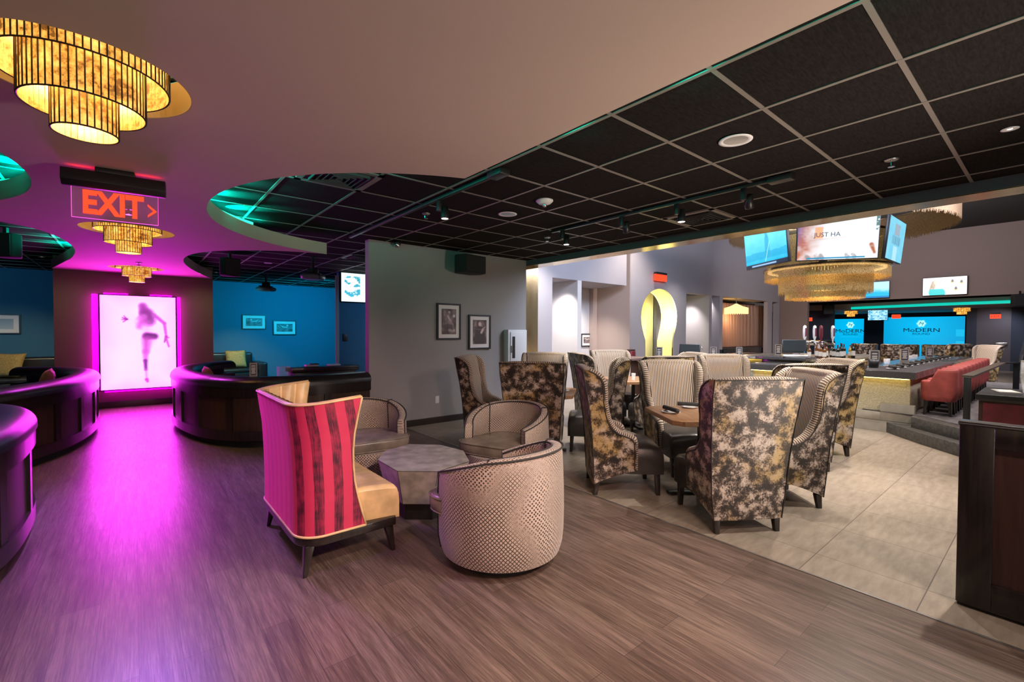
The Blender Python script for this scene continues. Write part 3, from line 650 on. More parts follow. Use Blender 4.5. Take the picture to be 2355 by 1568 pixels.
# ================================================================ BOOTH PARTITIONS
def partition(path,label,name='booth_partition'):
    t=thing(name,label,'booth partition',(0,0,0),0,'curved booth partitions'); pth=smoothpath(path,5)
    t.location=(pth[0][0],pth[0][1],0); ox,oy=pth[0]
    pp=[(x-ox,y-oy) for x,y in pth]
    # normal side: left of path = inside of booth
    def sw(prof,name,mat,par=t,**k): return crisp(MB().sweep(pp,prof).build(name,mat,par,**k))
    sw([(.05,0),(.26,0),(.26,.09),(.05,.09)],'toe_kick',M['blackmat'])
    sw([(.27,.0),(.80,.0),(.80,.40),(.76,.45),(.27,.45)],'bench_seat',M['leatherk'])
    sw([(.012,.09),(.28,.09),(.28,.64),(.012,.64)],'panel',M['walnut'])
    sw([(-.012,.085),(.02,.085),(.02,.20),(-.012,.20)],'base_band',M['ebony'])
    sw([(-.018,.62),(.03,.62),(.03,.745),(-.018,.745)],'top_band',M['ebony'])
    n=18; prof=[(.135+.165*math.cos(a),.745+.125*abs(math.sin(a))**.7) for a in [PI*k/n for k in range(n+1)]]
    sw(prof[::1],'leather_roll',M['leatherk'],smooth=True)
    # vertical stiles between panels
    L=0;step=.62;nx=.35
    for i in range(1,len(pp)-1):
        a=Vector(pp[i-1]);b=Vector(pp[i]); L+=(b-a).length
        if L>nx:
            nx+=step; tt=(Vector(pp[i+1])-a).normalized(); nr=Vector((-tt.y,tt.x))
            Mx=Matrix(((tt.x,nr.x,0,b.x),(tt.y,nr.y,0,b.y),(0,0,1,0),(0,0,0,1)))
            MB().box(-.045,.045,-.006,.02,.20,.62,Mx).build('stile',M['ebony'],t)
    return t
def rev(p): return list(reversed(p))
partition(rev([(2.55,6.20),(1.95,6.14),(1.45,6.17),(1.05,6.36),(.80,6.66),(.64,7.0),(.52,7.5),(.44,8.1),(.44,8.7),(.55,9.3),(.85,9.9),(1.3,10.3)]),'dark curved booth wall with leather top, right of the aisle, joining the grey wall')
partition([(-2.4,5.95),(-1.8,6.02),(-1.35,6.2),(-1.0,6.55),(-.80,6.92),(-.60,7.38),(-.47,8.0),(-.42,8.7),(-.48,9.4),(-.8,10.0),(-1.3,10.4)],'curved leather-topped booth wall left of the aisle, beside the pink lightbox')
partition([(-2.2,2.7),(-1.5,2.8),(-1.0,3.05),(-.72,3.45),(-.60,3.9),(-.57,4.35),(-.60,4.9),(-.75,5.35),(-1.1,5.65),(-1.7,5.8)],'end of a curved booth wall, cut off at the left edge nearest the camera')
# benches at the back of the booths, cushions and cards
def bench(x0,x1,y0,y1,label,arm=None):
    t=thing('booth_sofa',label,'sofa',((x0+x1)/2,(y0+y1)/2,0)); w=(x1-x0)/2; d=(y1-y0)/2
    MB().box(-w,w,-d,d,0,.38).build('base',M['leatherk'],t,bevel=.02)
    MB().box(-w,w,-d-.02,d-.22,.38,.47).build('seat',M['leatherk'],t,bevel=.03,seg=4)
    MB().box(-w,w,d-.24,d,.40,.86).build('backrest',M['leatherk'],t,bevel=.06,seg=5)
    if arm: MB().box(w-.02,w+.22,-d,d-.05,0,.62).build('armrest',M['leatherk'],t,bevel=.05,seg=5)
    return t
bench(1.27,2.45,13.2,14.18,'black leather sofa under the two pictures on the blue wall',arm=1)
bench(-4.5,-1.10,13.2,14.18,'black leather sofa against the dark blue wall, left of the lightbox')
def pillow(loc,rz,tilt,label,mat,s=.44):
    n=12;P=[];Q=[]
    for i in range(n+1):
        r1=[];r2=[]
        for j in range(n+1):
            u=i/n*2-1;v=j/n*2-1; h=.075*((1-u**4)*(1-v**4))**.6; x=u*s/2*(1-.06*(1-v*v)); z=v*s/2*(1-.06*(1-u*u))
            r1.append((x,-h,z+s/2)); r2.append((x,h,z+s/2))
        P.append(r1);Q.append(r2)
    o=MB().quadgrid(P).quadgrid(Q,flip=True).build('cushion',mat,smooth=True); o.location=loc; o.rotation_euler=(tilt,0,rz); tag(o,label,'cushion'); return o
pillow((2.02,13.52,.475),.1,-.3,'mustard patterned cushion on the right booth sofa',M['pillow'],.48)
pillow((-2.02,13.50,.475),-.5,-.35,'mustard cushion at the left edge on the left booth sofa',M['pillow'],.52)
pillow((-1.02,9.0,.455),-1.5,-.25,'rust cushion peeking over the left booth wall',M['rust'],.46)
pillow((1.0,8.7,.455),1.5,-.35,'rust cushion peeking over the right booth wall',M['rust'],.44)
def tent_card(loc,rz,label,h=.17,w=.085,group=None,dark=True):
    t=thing('menu_card',label,'menu card',loc,rz,group)
    for s in (1,-1):
        def f(U,V,a,s=s):
            c=np.ones(U.shape+(3,))*np.array((.05,.045,.05) if dark else (.3,.25,.2)); e=np.minimum(np.minimum(U,1-U)*a,np.minimum(V,1-V))
            c=over(c,(.45,.40,.34),((e<.06)&(e>.03)).astype(float)); 
            for yy in (.78,.62,.50,.38,.26): c=over(c,(.5,.45,.4),((abs(V-yy)<.022)&(abs(U-.5)<.22+.08*((yy*37)%1))).astype(float))
            return c
        p=painted('card_face',w,h,16,26,f,M['pic'],t); p.rotation_euler=(-.0,0,0 if s>0 else PI); p.location=(0,-.03*s,0)
    MB().box(-w/2,w/2,-.028,.028,0,h-.002).build('card_body',M['paper'],t)
    return t
tent_card((1.15,6.50,.87),-.2,'black menu card standing on the right booth wall')
tent_card((-1.12,6.66,.865),.3,'black menu card standing on the left booth wall')
# low cabinet, acrylic boxes in the right booth
t=thing('low_cabinet','black low cabinet in the blue booth by the white corner strip','cabinet',(3.0,10.3-.55,0))
MB().box(-.62,.62,-.22,.22,0,.62).build('body',M['black'],t,bevel=.01); MB().box(-.66,.66,-.25,.25,.62,.72).build('top',M['ebony'],t,bevel=.008)
MB().box(-.85,-.66,-.12,.12,.0,.74).build('clear_side',M['glass'],t)
t=thing('console_box','small silver and black device lying on the low cabinet','device',(2.78,9.72,.7225)); MB().box(-.14,.10,-.08,.08,0,.035).build('body',M['plastic'],t,bevel=.004); MB().box(-.04,.12,-.06,.06,.035,.055).build('lid',M['black'],t,bevel=.004)
t=thing('control_box','flat white device on the right end of the low cabinet','device',(3.2,9.70,.7225)); MB().box(-.12,.12,-.08,.08,0,.03).build('body',M['plastic'],t,bevel=.004)

# ================================================================ PICTURES
def frame(x0,x1,z0,z1,Y,label,fn,border=.025,mount=.06,mat=None,group=None,nx=60,ny=60):
    t=thing('framed_picture',label,'picture',((x0+x1)/2,Y,z0),0,group); w=x1-x0;h=z1-z0; b=border
    MB().box(-w/2,w/2,-.03,0,0,b).box(-w/2,w/2,-.03,0,h-b,h).box(-w/2,-w/2+b,-.03,0,b,h-b).box(w/2-b,w/2,-.03,0,b,h-b).build('frame',M['black'],t)
    MB().box(-w/2+b,w/2-b,-.015,-.002,b,h-b).build('mount_board',M['mat_'],t)
    m_=b+mount; painted('print',w-2*m_,h-2*m_,nx,ny,fn,M['pic'],t,y=-.018,z0=m_); return t
def port(seed,tone=(.50,.36,.33)):
    def f(U,V,a):
        c=lerp((.05,.03,.03),tone,fbm(U,V,5,seed)**1.6); P=lambda x,y:(x,y)
        if seed==1:
            for A,Bq,ra,rb,col,al in (((.52,.86),(.50,.80),.05,.05,(.75,.6,.55),.9),((.48,.76),(.50,.55),.09,.08,(.25,.16,.15),.9),((.42,.72),(.60,.52),.03,.025,(.8,.65,.6),.9),((.5,.5),(.78,.36),.06,.05,(.4,.28,.26),.9),((.78,.36),(.85,.14),.035,.03,(.7,.55,.5),.9),((.3,.30),(.85,.30),.10,.10,(.10,.07,.07),.7),((.52,.16),(.80,.12),.05,.02,(.6,.5,.48),.5)):
                c=over(c,col,sm(cap_(U,V,a,A,Bq,ra,rb),.05)*al)
            c=over(c,(1,.95,.9),np.exp(-((U-.85)**2*a*a+(V-.72)**2)/.002))
        elif seed==2:
            for A,Bq,ra,rb,col,al in (((.5,.84),(.52,.76),.07,.06,(.78,.6,.54),.95),((.5,.55),(.5,.2),.20,.30,(.07,.05,.05),.9),((.72,.60),(.62,.48),.05,.05,(.75,.58,.52),.9),((.72,.62),(.86,.70),.012,.01,(.75,.58,.52),.9),((.1,.62),(.9,.60),.01,.01,(.5,.3,.3),.5)):
                c=over(c,col,sm(cap_(U,V,a,A,Bq,ra,rb),.05)*al)
        else:
            for A,Bq,ra,rb,col,al in (((.32,.80),(.33,.72),.09,.09,(.8,.75,.7),.9),((.33,.55),(.36,.1),.15,.2,(.25,.22,.22),.9),((.36,.55),(.62,.62),.05,.05,(.75,.7,.65),.9),((.62,.6),(.75,.8),.07,.03,(.8,.8,.78),.6),((.78,.55),(.9,.7),.06,.05,(.6,.55,.5),.6)):
                if seed==4: A=(1-A[0],A[1]);Bq=(1-Bq[0],Bq[1])
                c=over(c,col,sm(cap_(U,V,a,A,Bq,ra,rb),.08)*al)
        return c
    return f
frame(3.65,4.09,1.315,1.89,6.265,'framed portrait of a woman seated on a motorbike, upper left on the grey wall',port(1),nx=60,ny=90,group=None)
frame(4.25,4.70,1.15,1.725,6.265,'framed portrait of a man in black, lower one beside the white cabinet',port(2),nx=60,ny=90)
frame(2.24,2.83,1.475,1.88,14.195,'framed black and white photo hanging higher on the blue booth wall',port(3),mount=.07)
frame(3.0,3.61,1.32,1.735,14.195,'framed black and white photo hanging lower, right on the blue booth wall',port(4),mount=.07)
def sea(U,V,a):
    c=lerp((.45,.5,.52),(.28,.33,.36),np.clip(V*1.2,0,1)); c=over(c,(.05,.06,.07),sm(cap_(U,V,a,(.5,.5),(.5,.38),.03,.03),.03)); return c
frame(-2.75,-1.87,1.35,1.775,14.195,'framed pale landscape picture cut off at the left edge',sea,mount=.08)
x0,_,z0=survey_y(1336,797,9.14); x1,_,z1=survey_y(1362,767,9.14)
frame(x0,x1,z0,z1,9.145,'small framed photo in the lit wall niche behind the striped chairs',port(3),border=.03,mount=.07)

# ================================================================ WALL AND CEILING FITTINGS
t=thing('extinguisher_cabinet','white metal extinguisher cabinet with slim window on the grey wall','cabinet',(5.22,6.27,.78))
MB().box(-.22,.22,-.13,0,0,.70).build('body',M['plastic'],t,bevel=.012)
dd=MB().box(-.17,.18,-.142,-.13,.04,.66).build('door',M['plastic'],t,bevel=.004)
MB().box(-.13,-.07,-.146,-.142,.20,.58).build('window',M['black'],dd); MB().box(-.155,-.145,-.16,-.142,.30,.42).build('handle',M['steel'],dd)
t=thing('wall_outlet','white electrical outlet low on the grey wall','outlet',(3.665,6.27,.31)); MB().box(-.035,.035,-.006,0,0,.115).build('cover_plate',M['plastic'],t,bevel=.002)
MB().box(-.012,.012,-.009,-.005,.02,.045).box(-.012,.012,-.009,-.005,.07,.095).build('socket',M['mat_'],t)
t=thing('wall_switch','small black wall switch on the blue wall below the television','switch',(survey_y(794,790,10.17)[0],10.17,1.22)); MB().box(-.05,.05,-.015,0,0,.16).build('plate',M['black'],t,bevel=.003)
t=thing('wall_speaker','black loudspeaker hung high on the grey wall','speaker',(4.07,5.98,2.36),.15)
MB().prism([(-.27,0),(.27,0),(.20,.25),(-.20,.25)] and [(-.22,-.16),(.22,-.16),(.27,.02),(.16,.16),(-.16,.16),(-.27,.02)],0,.27).build('cabinet',M['blackmat'],t,bevel=.01)
MB().box(-.20,.20,-.168,-.158,.02,.25).build('grille',M['grille'],t)
MB().box(-.05,.05,.02,.2,.27,.30).box(-.02,.02,.16,.29,.12,.30).build('bracket',M['steel'],t)
def dome(loc,label):
    t=thing('ceiling_camera',label,'camera',loc); MB().lathe([(0,0),(.05,0),(.055,-.03),(.05,-.05),(0,-.05)],20).build('housing',M['black'],t,smooth=True); MB().lathe([(.042,-.05),(.04,-.07),(.025,-.088),(0,-.095)],20).build('dome',M['chrome'],t,smooth=True)
dome((2.94,6.16,CZ),'small dome camera where the grey wall meets the ceiling')
def downlight(x,y,z,label,on=False,r=.085):
    t=thing('recessed_downlight',label,'downlight',(x,y,z)); MB().lathe([(r,-.001),(r+.02,-.003),(r+.02,-.006),(r-.004,-.008),(r-.012,-.002)],32).build('trim_ring',M['plastic'],t,smooth=True)
    MB().lathe([(r-.006,-.004),(r-.02,-.0035),(.0,-.003)],32).build('reflector',M['lamp'] if on else M['chrome'],t,smooth=True); return t
downlight(3.12,1.42,CZ-.003,'large unlit recessed downlight in the tile ceiling, nearest the dining chairs')
downlight(3.17,3.91,CZ-.003,'unlit recessed downlight in the tile ceiling left of the smoke detector')
downlight(4.26,.23,CZ-.003,'small lit downlight at the right edge of the black ceiling',True,.022)
downlight(1.98,9.72,CZ-.003,'small downlight in the booth ceiling above the far projector',False,.05)
downlight(1.42,12.09,CZ-.003,'tiny lit downlight by the corner of the right booth',True,.02)
downlight(-1.26,11.61,CZ-.003,'tiny lit downlight in the left booth ceiling',True,.02)
t=thing('smoke_detector','round white smoke detector on the black ceiling','smoke detector',(3.12,3.27,CZ-.002)); MB().lathe([(0,0),(.085,0),(.085,-.012),(.06,-.035),(0,-.038)],32).build('body',M['plastic'],t,smooth=True); MB().lathe([(.02,-.035),(.022,-.05),(.015,-.065),(0,-.07)],16).build('sensor',M['chrome'],t,smooth=True)
def sprink(x,y,label,z=CZ-.002):
    t=thing('ceiling_sprinkler',label,'sprinkler',(x,y,z),0); MB().lathe([(0,0),(.045,0),(.04,-.01),(0,-.012)],20).build('escutcheon',M['steel'],t,smooth=True)
    MB().tube([(0,0,-.01),(0,0,-.05)],.008,8).tube([(-.018,0,-.02),(-.014,0,-.045),(0,0,-.055),(.014,0,-.045),(.018,0,-.02)],.003,6).lathe([(0,-.055),(.022,-.055),(.022,-.058),(0,-.058)],14).build('sprinkler_head',M['chrome'],t)
sprink(2.48,4.48,'fire sprinkler head left of the short ceiling track'); sprink(4.37,4.52,'fire sprinkler head left of the long track, near the corner'); sprink(4.35,.83,'fire sprinkler head alone at the right of the tile ceiling')
sprink(-.03,5.2,'fire sprinkler head seen through the hanging exit sign',SZ-.001); sprink(.06,9.3,'fire sprinkler head in front of the farthest tiered lamp',SZ-.001)
def vent(x0,x1,y0,y1,z,label,mat=M['grid']):
    t=thing('ceiling_vent',label,'vent',((x0+x1)/2,(y0+y1)/2,z)); w=(x1-x0)/2;d=(y1-y0)/2
    MB().box(-w,w,-d,d,-.004,-.001).build('back_plate',M['blackmat'],t)
    mb=MB()
    mb.box(-w,w,-d,-d+.05,-.012,-.002).box(-w,w,d-.05,d,-.012,-.002).box(-w,-w+.05,-d,d,-.012,-.002).box(w-.05,w,-d,d,-.012,-.002)
    mb.build('vent_frame',mat,t)
    mb=MB()
    for k in range(1,6):
        f=1-.05/w-k*(.9/6); a=w*f;b=d*f
        if a<.02: continue
        for s in (-1,1): mb.box(-a,a,s*b-.004,s*b+.004,-.028,-.004).box(s*a-.004,s*a+.004,-b,b,-.028,-.004)
    mb.build('louvres',mat if mat is not M['grid'] else M['darkgrid'],t); return t
vent(4.64,5.24,2.34,2.92,CZ,'square diffuser vent in the tile ceiling near the gold beam')
vent(1.05,1.62,3.62,4.17+.0,CZ,'square diffuser vent seen inside the first ceiling scallop',M['grid'])
vent(2.81,3.41,7.6,8.2,CZ,'square diffuser vent above the blue booth beside the grey wall')
def track(x,y0,y1,label,box_end):
    t=thing('lighting_track',label,'track',(x,(y0+y1)/2,CZ)); L=(y1-y0)/2
    MB().box(-.018,.018,-L,L,-.035,-.004).build('rail',M['black'],t,bevel=.003)
    e=-L if box_end<0 else L; MB().box(-.05,.05,e-.09,e+.09,-.05,-.004).build('feed_box',M['black'],t,bevel=.004)
track(2.27,2.92,6.2,'short black lighting track along the edge of the dropped ceiling',-1)
track(4.12,1.5,4.18,'long black lighting track with four spotlights across the tile ceiling',-1)
def trackspot(x,y,label,aim=(0,0,-1),on=True):
    t=thing('track_spotlight',label,'spotlight',(x,y,CZ-.035),0,'spotlights on the ceiling tracks')
    MB().box(-.022,.022,-.022,.022,-.10,.0).build('driver',M['black'],t,bevel=.004)
    a=Vector(aim).normalized(); R=a.to_track_quat('-Z','Y').to_matrix().to_4x4(); Tm=Matrix.Translation((.05,-.02,-.08))@R
    mb=MB().lathe([(0,.03),(.034,.03),(.038,-.08),(.034,-.09),(.030,-.085),(.026,-.05)],20); mb.v=[tuple(Tm@Vector(v)) for v in mb.v]; mb.build('head',M['black'],t,smooth=True)
    mb=MB().lathe([(.0335,-.0885),(0,-.0905)],20); mb.v=[tuple(Tm@Vector(v)) for v in mb.v]; mb.build('lens',M['lamp'] if on else M['steel'],t)
trackspot(2.28,3.86,'lit spotlight hanging alone from the short track')
trackspot(4.13,4.0,'lit spotlight at the far left end of the long track')
trackspot(4.13,3.10,'unlit spotlight, second from the far end of the long track',(.5,.3,-1),False)
trackspot(4.13,2.44,'lit spotlight in front of the square diffuser vent')
trackspot(4.13,1.80,'unlit spotlight nearest the feed box of the long track',(.7,.2,-1),False)
# projectors and corner speakers in the booths
def projector(x,y,label,rz,drop=.28):
    t=thing('ceiling_projector',label,'projector',(x,y,CZ),rz)
    MB().lathe([(0,0),(.05,0),(.05,-.02),(.025,-.03),(.025,-drop),(0,-drop)],16).build('mount_pole',M['black'],t)
    MB().box(-.12,.12,-.10,.10,-drop-.02,-drop).box(-.015,.015,-.09,.09,-drop+.0,-drop+.08).build('bracket',M['black'],t,bevel=.004)
    P=[]
    b=MB(); n=20
    for k in range(9):
        u=k/8; yy=-.17+.34*u; s=(1-(2*u-1)**4*.35); P.append([(.19*s*math.copysign(abs(math.cos(a))**.5,math.cos(a)),yy,-drop-.075+.055*s*math.copysign(abs(math.sin(a))**.7,math.sin(a))) for a in [2*PI*i/n for i in range(n)]])
    b.quadgrid(P,close_u=True); b.face(list(reversed(P[0]))); b.face(P[-1]); pb=b.build('body',plain('projector_grey',(.16,.16,.18),.3),t,smooth=True)
    MB().lathe([(0,0),(.045,0),(.05,-.02),(.03,-.025),(0,-.012)],20).build('lens',M['black'],pb,loc=(-.09,-.165,-drop-.07)).rotation_euler=(PI/2,0,0)
    s=MB()
    for k in range(9): s.box(.188,.193,-.10+.024*k,-.088+.024*k,-drop-.10,-drop-.05)
    s.build('vent_slots',M['black'],pb)
projector(2.42,8.4,'grey projector hanging nearest, in front of the blue booth',.9)
projector(2.32,11.6,'grey projector hanging farther back over the booth pictures',.9)
def cspk(x,y,z,rz,label,s=1):
    t=thing('ceiling_speaker',label,'speaker',(x,y,z),rz)
    MB().prism([(-.13*s,-.10*s),(.13*s,-.10*s),(.16*s,.02),(.08*s,.13*s),(-.08*s,.13*s),(-.16*s,.02)],-.38*s,-.08*s).build('cabinet',M['blackmat'],t,bevel=.02)
    MB().box(-.12*s,.12*s,-.11*s,-.10*s,-.36*s,-.1*s).build('grille',M['grille'],t); MB().box(-.02,.02,-.02,.02,-.1*s,0).build('bracket',M['black'],t)
cspk(1.25,9.0,CZ,.4,'black speaker hanging at the left of the right booth ceiling'); cspk(-1.25,8.6,CZ,-.5,'black speaker hanging in the left booth')
cspk(XE-.2,.84,2.78,-1.2,'black speaker at the far right edge under the taupe wall',1.3); cspk(23.3,6.5,2.78,-1.2,'black speaker hanging over the draught taps in the far room',1.4)

# ================================================================ SCREENS
def tv(loc,rz,w,h,label,fn,tilt=0,group=None,nx=90,ny=54,name='tv'):
    t=thing(name,label,'television',loc,rz,group); t.rotation_euler=(tilt,0,rz)
    MB().box(-w/2,w/2,0,.05,0,h).build('bezel',M['black'],t,bevel=.004)
    painted('screen',w-.03,h-.03,nx,ny,fn,M['scr'],t,y=-.004,z0=.015); return t
def s_guitar(U,V,a):
    c=lerp((.0,.42,.72),(.20,.80,1.0),np.clip(V+.4*(fbm(U,V,5,2)-.5),0,1)); c=over(c,(.0,.32,.55),((V<.35+.08*fbm(U,V,9,5))&(V>.2)).astype(float)*.6)
    for A,Bq,ra,rb in (((.55,.85),(.56,.80),.055,.05),((.56,.72),(.56,.3),.08,.10)): c=over(c,(.02,.35,.58),sm(cap_(U,V,a,A,Bq,ra,rb),.04)*.75)
    c=over(c,(.45,.9,1),sm(cap_(U,V,a,(.62,.62),(.50,.12),.008,.008),.01))
    c=over(c,(.01,.02,.05),(V<.11).astype(float)); c=over(c,(.3,.5,.8),((abs(V-.055)<.02)&(abs(U-.45)<.3)).astype(float)); return c
def s_main(U,V,a):
    c=lerp((.95,.97,1.0),(.72,.86,.95),np.clip(V*.9+.2*fbm(U,V,3,4),0,1))
    w=np.clip(1-U/.42,0,1)*np.clip(.25+.9*fbm(U,V,8,7),0,1); c=over(c,(.45,.14,.07),np.clip(w*1.3,0,1)); c=over(c,(.08,.12,.40),np.clip(1-U/.12,0,1)*np.clip(V*1.4-.2,0,1)*.8)
    c=over(c,(.85,.32,.10),((abs(U-.27)<.05)&(abs(V-.62)<.13)).astype(float)*.8)
    c=over(c,(.55,.30,.2),sm(cap_(U,V,a,(.15,.45),(.62,.50),.008,.006),.01)*.7); c=over(c,(.40,.12,.05),sm(cap_(U,V,a,(.92,.30),(.96,.12),.05,.03),.04)*np.clip(fbm(U,V,14,8)*1.8,0,1))
    for x in (.12,.24,.3,.62,.70): c=over(c,(.25,.22,.22),sm(cap_(U,V,a,(x,.10),(x+.02,.04),.04,.05),.03)*np.clip(fbm(U,V,16,9)*1.7,0,1)*.8)
    c=over(c,(.03,.25,.45),((V<.045)&(V>.02)&(U>.12)&(U<.85)).astype(float)); c=over(c,(.1,.2,.2),((U>.965)&(V>.62)&(fbm(U,V,20,3)>.45)).astype(float)); return c
def s_tower(U,V,a):
    c=lerp((.25,.6,.72),(.10,.45,.65),fbm(U,V,4,11)); 
    c=over(c,(.30,.26,.30),((abs(U-.5)<.16)&(V>.62)&(V<.88)).astype(float)*.7); c=over(c,(.10,.2,.3),((abs(U-.5)<.26)&(V>.38)&(V<.60)&((U*40)%1>.4)).astype(float)*.8); c=over(c,(.55,.75,.8),((abs(U-.5)<.12)&(V<.35)).astype(float)*.5); return c
def s_sea(U,V,a):
    c=lerp((.02,.45,.70),(.45,.85,.97),np.clip((V-.3)*3+.6*(fbm(U,V,6,12)-.5),0,1)); return over(c,(.02,.2,.5),(V<.10).astype(float))
def s_woman(U,V,a):
    c=np.ones(U.shape+(3,))*np.array((.93,.97,1.0))
    c=over(c,(.42,.28,.16),sm(cap_(U,V,a,(.27,.72),(.20,.30),.12,.10),.04)*np.clip(.5+fbm(U,V,20,2),0,1)); c=over(c,(.85,.62,.52),sm(cap_(U,V,a,(.31,.74),(.33,.62),.11,.09),.03))
    c=over(c,(.0,.55,.55),((V<.34)&(sm(cap_(U,V,a,(.30,.15),(.36,.12),.30,.30),.03)>.5)).astype(float))
    for x,y in ((.68,.82),(.88,.76),(.76,.40)): c=over(c,(.75,.55,.15),sm(cap_(U,V,a,(x,y-.1),(x,y-.11),.07,.07),.01)); c=over(c,(.08,.08,.08),sm(cap_(U,V,a,(x,y),(x,y-.06),.04,.06),.02))
    return c
def s_menu(U,V,a):
    c=np.ones(U.shape+(3,))*np.array((.80,.97,1.0)); c=over(c,(.05,.35,.45),((U<.38)&(U>.06)&(V>.15)&(V<.9)&(fbm(U,V,14,5)>.52)).astype(float)); c=over(c,(.1,.1,.1),sm(cap_(U,V,a,(.85,.76),(.92,.70),.05,.03),.03)); return c
def s_crowd(U,V,a): return lerp((.02,.28,.50),(.55,.90,1.0),np.clip((fbm(U,V,11,6)-.3)*2.2,0,1))
# television rig above the bar chandelier (hexagon)
def rigtv(A,Bq,h,label,fn,**k):
    ax,ay=A;bx,by=Bq; w=math.hypot(bx-ax,by-ay); rz=math.atan2(by-ay,bx-ax); return tv(((ax+bx)/2,(ay+by)/2,2.75),rz,w,h,label,fn,tilt=.10,group='televisions hung over the bar chandelier',**k)
rigtv((9.98,4.27),(9.22,3.20),.76,'blue television of the bar rig showing a singer, facing the archway',s_guitar)
bigtv=rigtv((9.32,3.12),(10.0,2.06),.80,'largest bright television in the middle of the bar rig',s_main,nx=150,ny=90)
text('JUST HA',.11,plain('ink',(.03,.03,.04),.6),bigtv,(-.16,-.012,.45),(PI/2,0,0),name='screen_caption')
rigtv((10.08,1.99),(11.2,1.97),.76,'television of the bar rig turned right, showing a tower',s_tower)
rg=thing('television_rig','black hexagonal frame carrying the televisions above the bar','frame',(10.8,3.12,2.73)); MB().prism([(.88*math.cos(a),.88*math.sin(a)) for a in [math.radians(30+60*k) for k in range(6)]],0,.06).build('deck',M['black'],rg); MB().box(-.06,.06,-.06,.06,.06,2.27).build('hanger_post',M['black'],rg)
w_=lambda px,y,X=21.4: survey_x(px,y,X)
a,b=w_(2121,681),w_(2225,677); tv((21.38,(a[1]+b[1])/2,a[2]),-PI/2,a[1]-b[1],.63,'wall television showing a woman in teal, on the taupe wall',s_woman)
a,b=w_(1960,688),w_(2046,682); tv((21.38,(a[1]+b[1])/2,a[2]),-PI/2,a[1]-b[1],.62,'wall television showing blue sea, partly behind the bar chandelier',s_sea)
a,b=survey_x(1995,737,25.5),survey_x(2042,738,25.5); tv((25.5,(a[1]+b[1])/2,a[2]),-PI/2,a[1]-b[1],.52,'small blue television hanging in the far room between the two screens',s_crowd)
a,b=survey_y(785,694,10.12),survey_y(848,694,10.12); tv(((a[0]+b[0])/2+.25,10.12,a[2]),0,1.15,.66,'bright television on the blue booth wall, partly hidden by the grey wall',s_menu)
# projected screens in the far room
def proj_screen(px0,px1,top,bot,X,label,cx,group='blue projected screens with the wordmark'):
    a=survey_x(px0,top,X);b=survey_x(px1,top,X);z0=.01; w=a[1]-b[1]; h=a[2]-z0
    t=thing('projection_screen',label,'screen',(X,(a[1]+b[1])/2,z0),-PI/2,group)
    MB().box(-w/2,w/2,.0,.03,0,h).build('backing',M['black'],t)
    cc=(cx-(px0+px1)/2)/(px1-px0)*w
    def f(U,V,asp):
        d=np.hypot((U-.5-cc/w)*asp,(V-.8))
        c=lerp((.0,.40,.72),(.0,.20,.42),np.clip(d*.9,0,1)+.06*(fbm(U,V,3,6)-.5))
        x=(U-.5)*w-cc; z=V*h-(h-.33); r=np.hypot(x,z); th=np.arctan2(z,x); c=over(c,(.35,.85,.95),np.clip((.17+.02*np.cos(6*th)-r)/.02,0,1)); return c
    painted('screen_surface',w,h,110,80,f,M['scr'],t,y=-.004)
    ink=M['navy']
    text('M',.22,ink,t,(cc,-.012,h-.34),(PI/2,.35,0),name='logo_letter')
    text('MoDERN',.27,ink,t,(cc,-.012,h-.66),(PI/2,0,0),name='wordmark',sx=1.3)
    text('ROUND',.14,ink,t,(cc,-.012,h-.84),(PI/2,0,0),name='wordmark',sx=1.3); 
    MB().box(cc-.6,cc-.35,-.012,-.008,h-.845,h-.83).box(cc+.35,cc+.6,-.012,-.008,h-.845,h-.83).box(cc-.45,cc+.45,-.012,-.008,h-.99,h-.965).build('rule_lines',M['cyan'],t)
    return t,w,h
ps,w,h=proj_screen(2033,2220,730,815,29.9,'larger blue projected screen with the full wordmark, in the far room',2124)
for k in range(3): MB().box(w/2-.30,w/2-.02,-.014,-.008,h-.95-.55*k,h-.62-.55*k).build('screen_button',M['cyan'],ps)
proj_screen(1905,1987,734,815,29.9,'smaller blue projected screen behind the draught taps',1957)
# ================================================================ WING CHAIR
HB=1.125
def wc_w(z): return interp([(.10,.262),(.30,.285),(.55,.300),(.80,.318),(1.0,.335),(HB,.335)],z)
def wc_y(z): return interp([(.10,.0),(.45,-.012),(.75,-.045),(HB,-.115)],z)
DEP=[(.10,.37),(.49,.372),(.515,.350),(.535,.30),(.56,.235),(.60,.19),(.66,.158),(.74,.142),(.84,.142),(.92,.156),(1.0,.160),(1.05,.145),(1.09,.105),(1.115,.055),(HB,.01)]
def wc_d(z): return interp(DEP,z)
def wc_zb(y): return .10+.125*min(1,max(0,y)/.34)**.75
def wing_side(mb,s,off,vel=True):
    # columns by fraction t of depth; rows by z
    zs=[0,.2,.4,.6,.8,1]+[]
    P=[];UV=[]
    T=[i/8 for i in range(9)]
    rowsA=[k/6 for k in range(7)]
    for r in rowsA:
        row=[];uv=[]
        for t in T:
            y=wc_y(.3)+t*.372; zb=wc_zb(y); z=zb+(.49-zb)*r
            yy=wc_y(z)+t*wc_d(.49)+(.02*(1-t) if off else 0); row.append((s*(wc_w(z)-off),yy,z)); uv.append((t*.372,z))
        P.append(row);UV.append(uv)
    zz=[.515,.535,.56,.60,.66,.74,.84,.92,1.0,1.05,1.09,1.115,HB]
    for z in zz:
        d=wc_d(z); row=[];uv=[]
        for t in T:
            row.append((s*(wc_w(z)-off+ .018*t*(1 if z>.7 else 0)),wc_y(z)+t*d+(.02*(1-t) if off else 0),z)); uv.append((t*d,z))
        P.append(row);UV.append(uv)
    mb.quadgrid(P,UV)
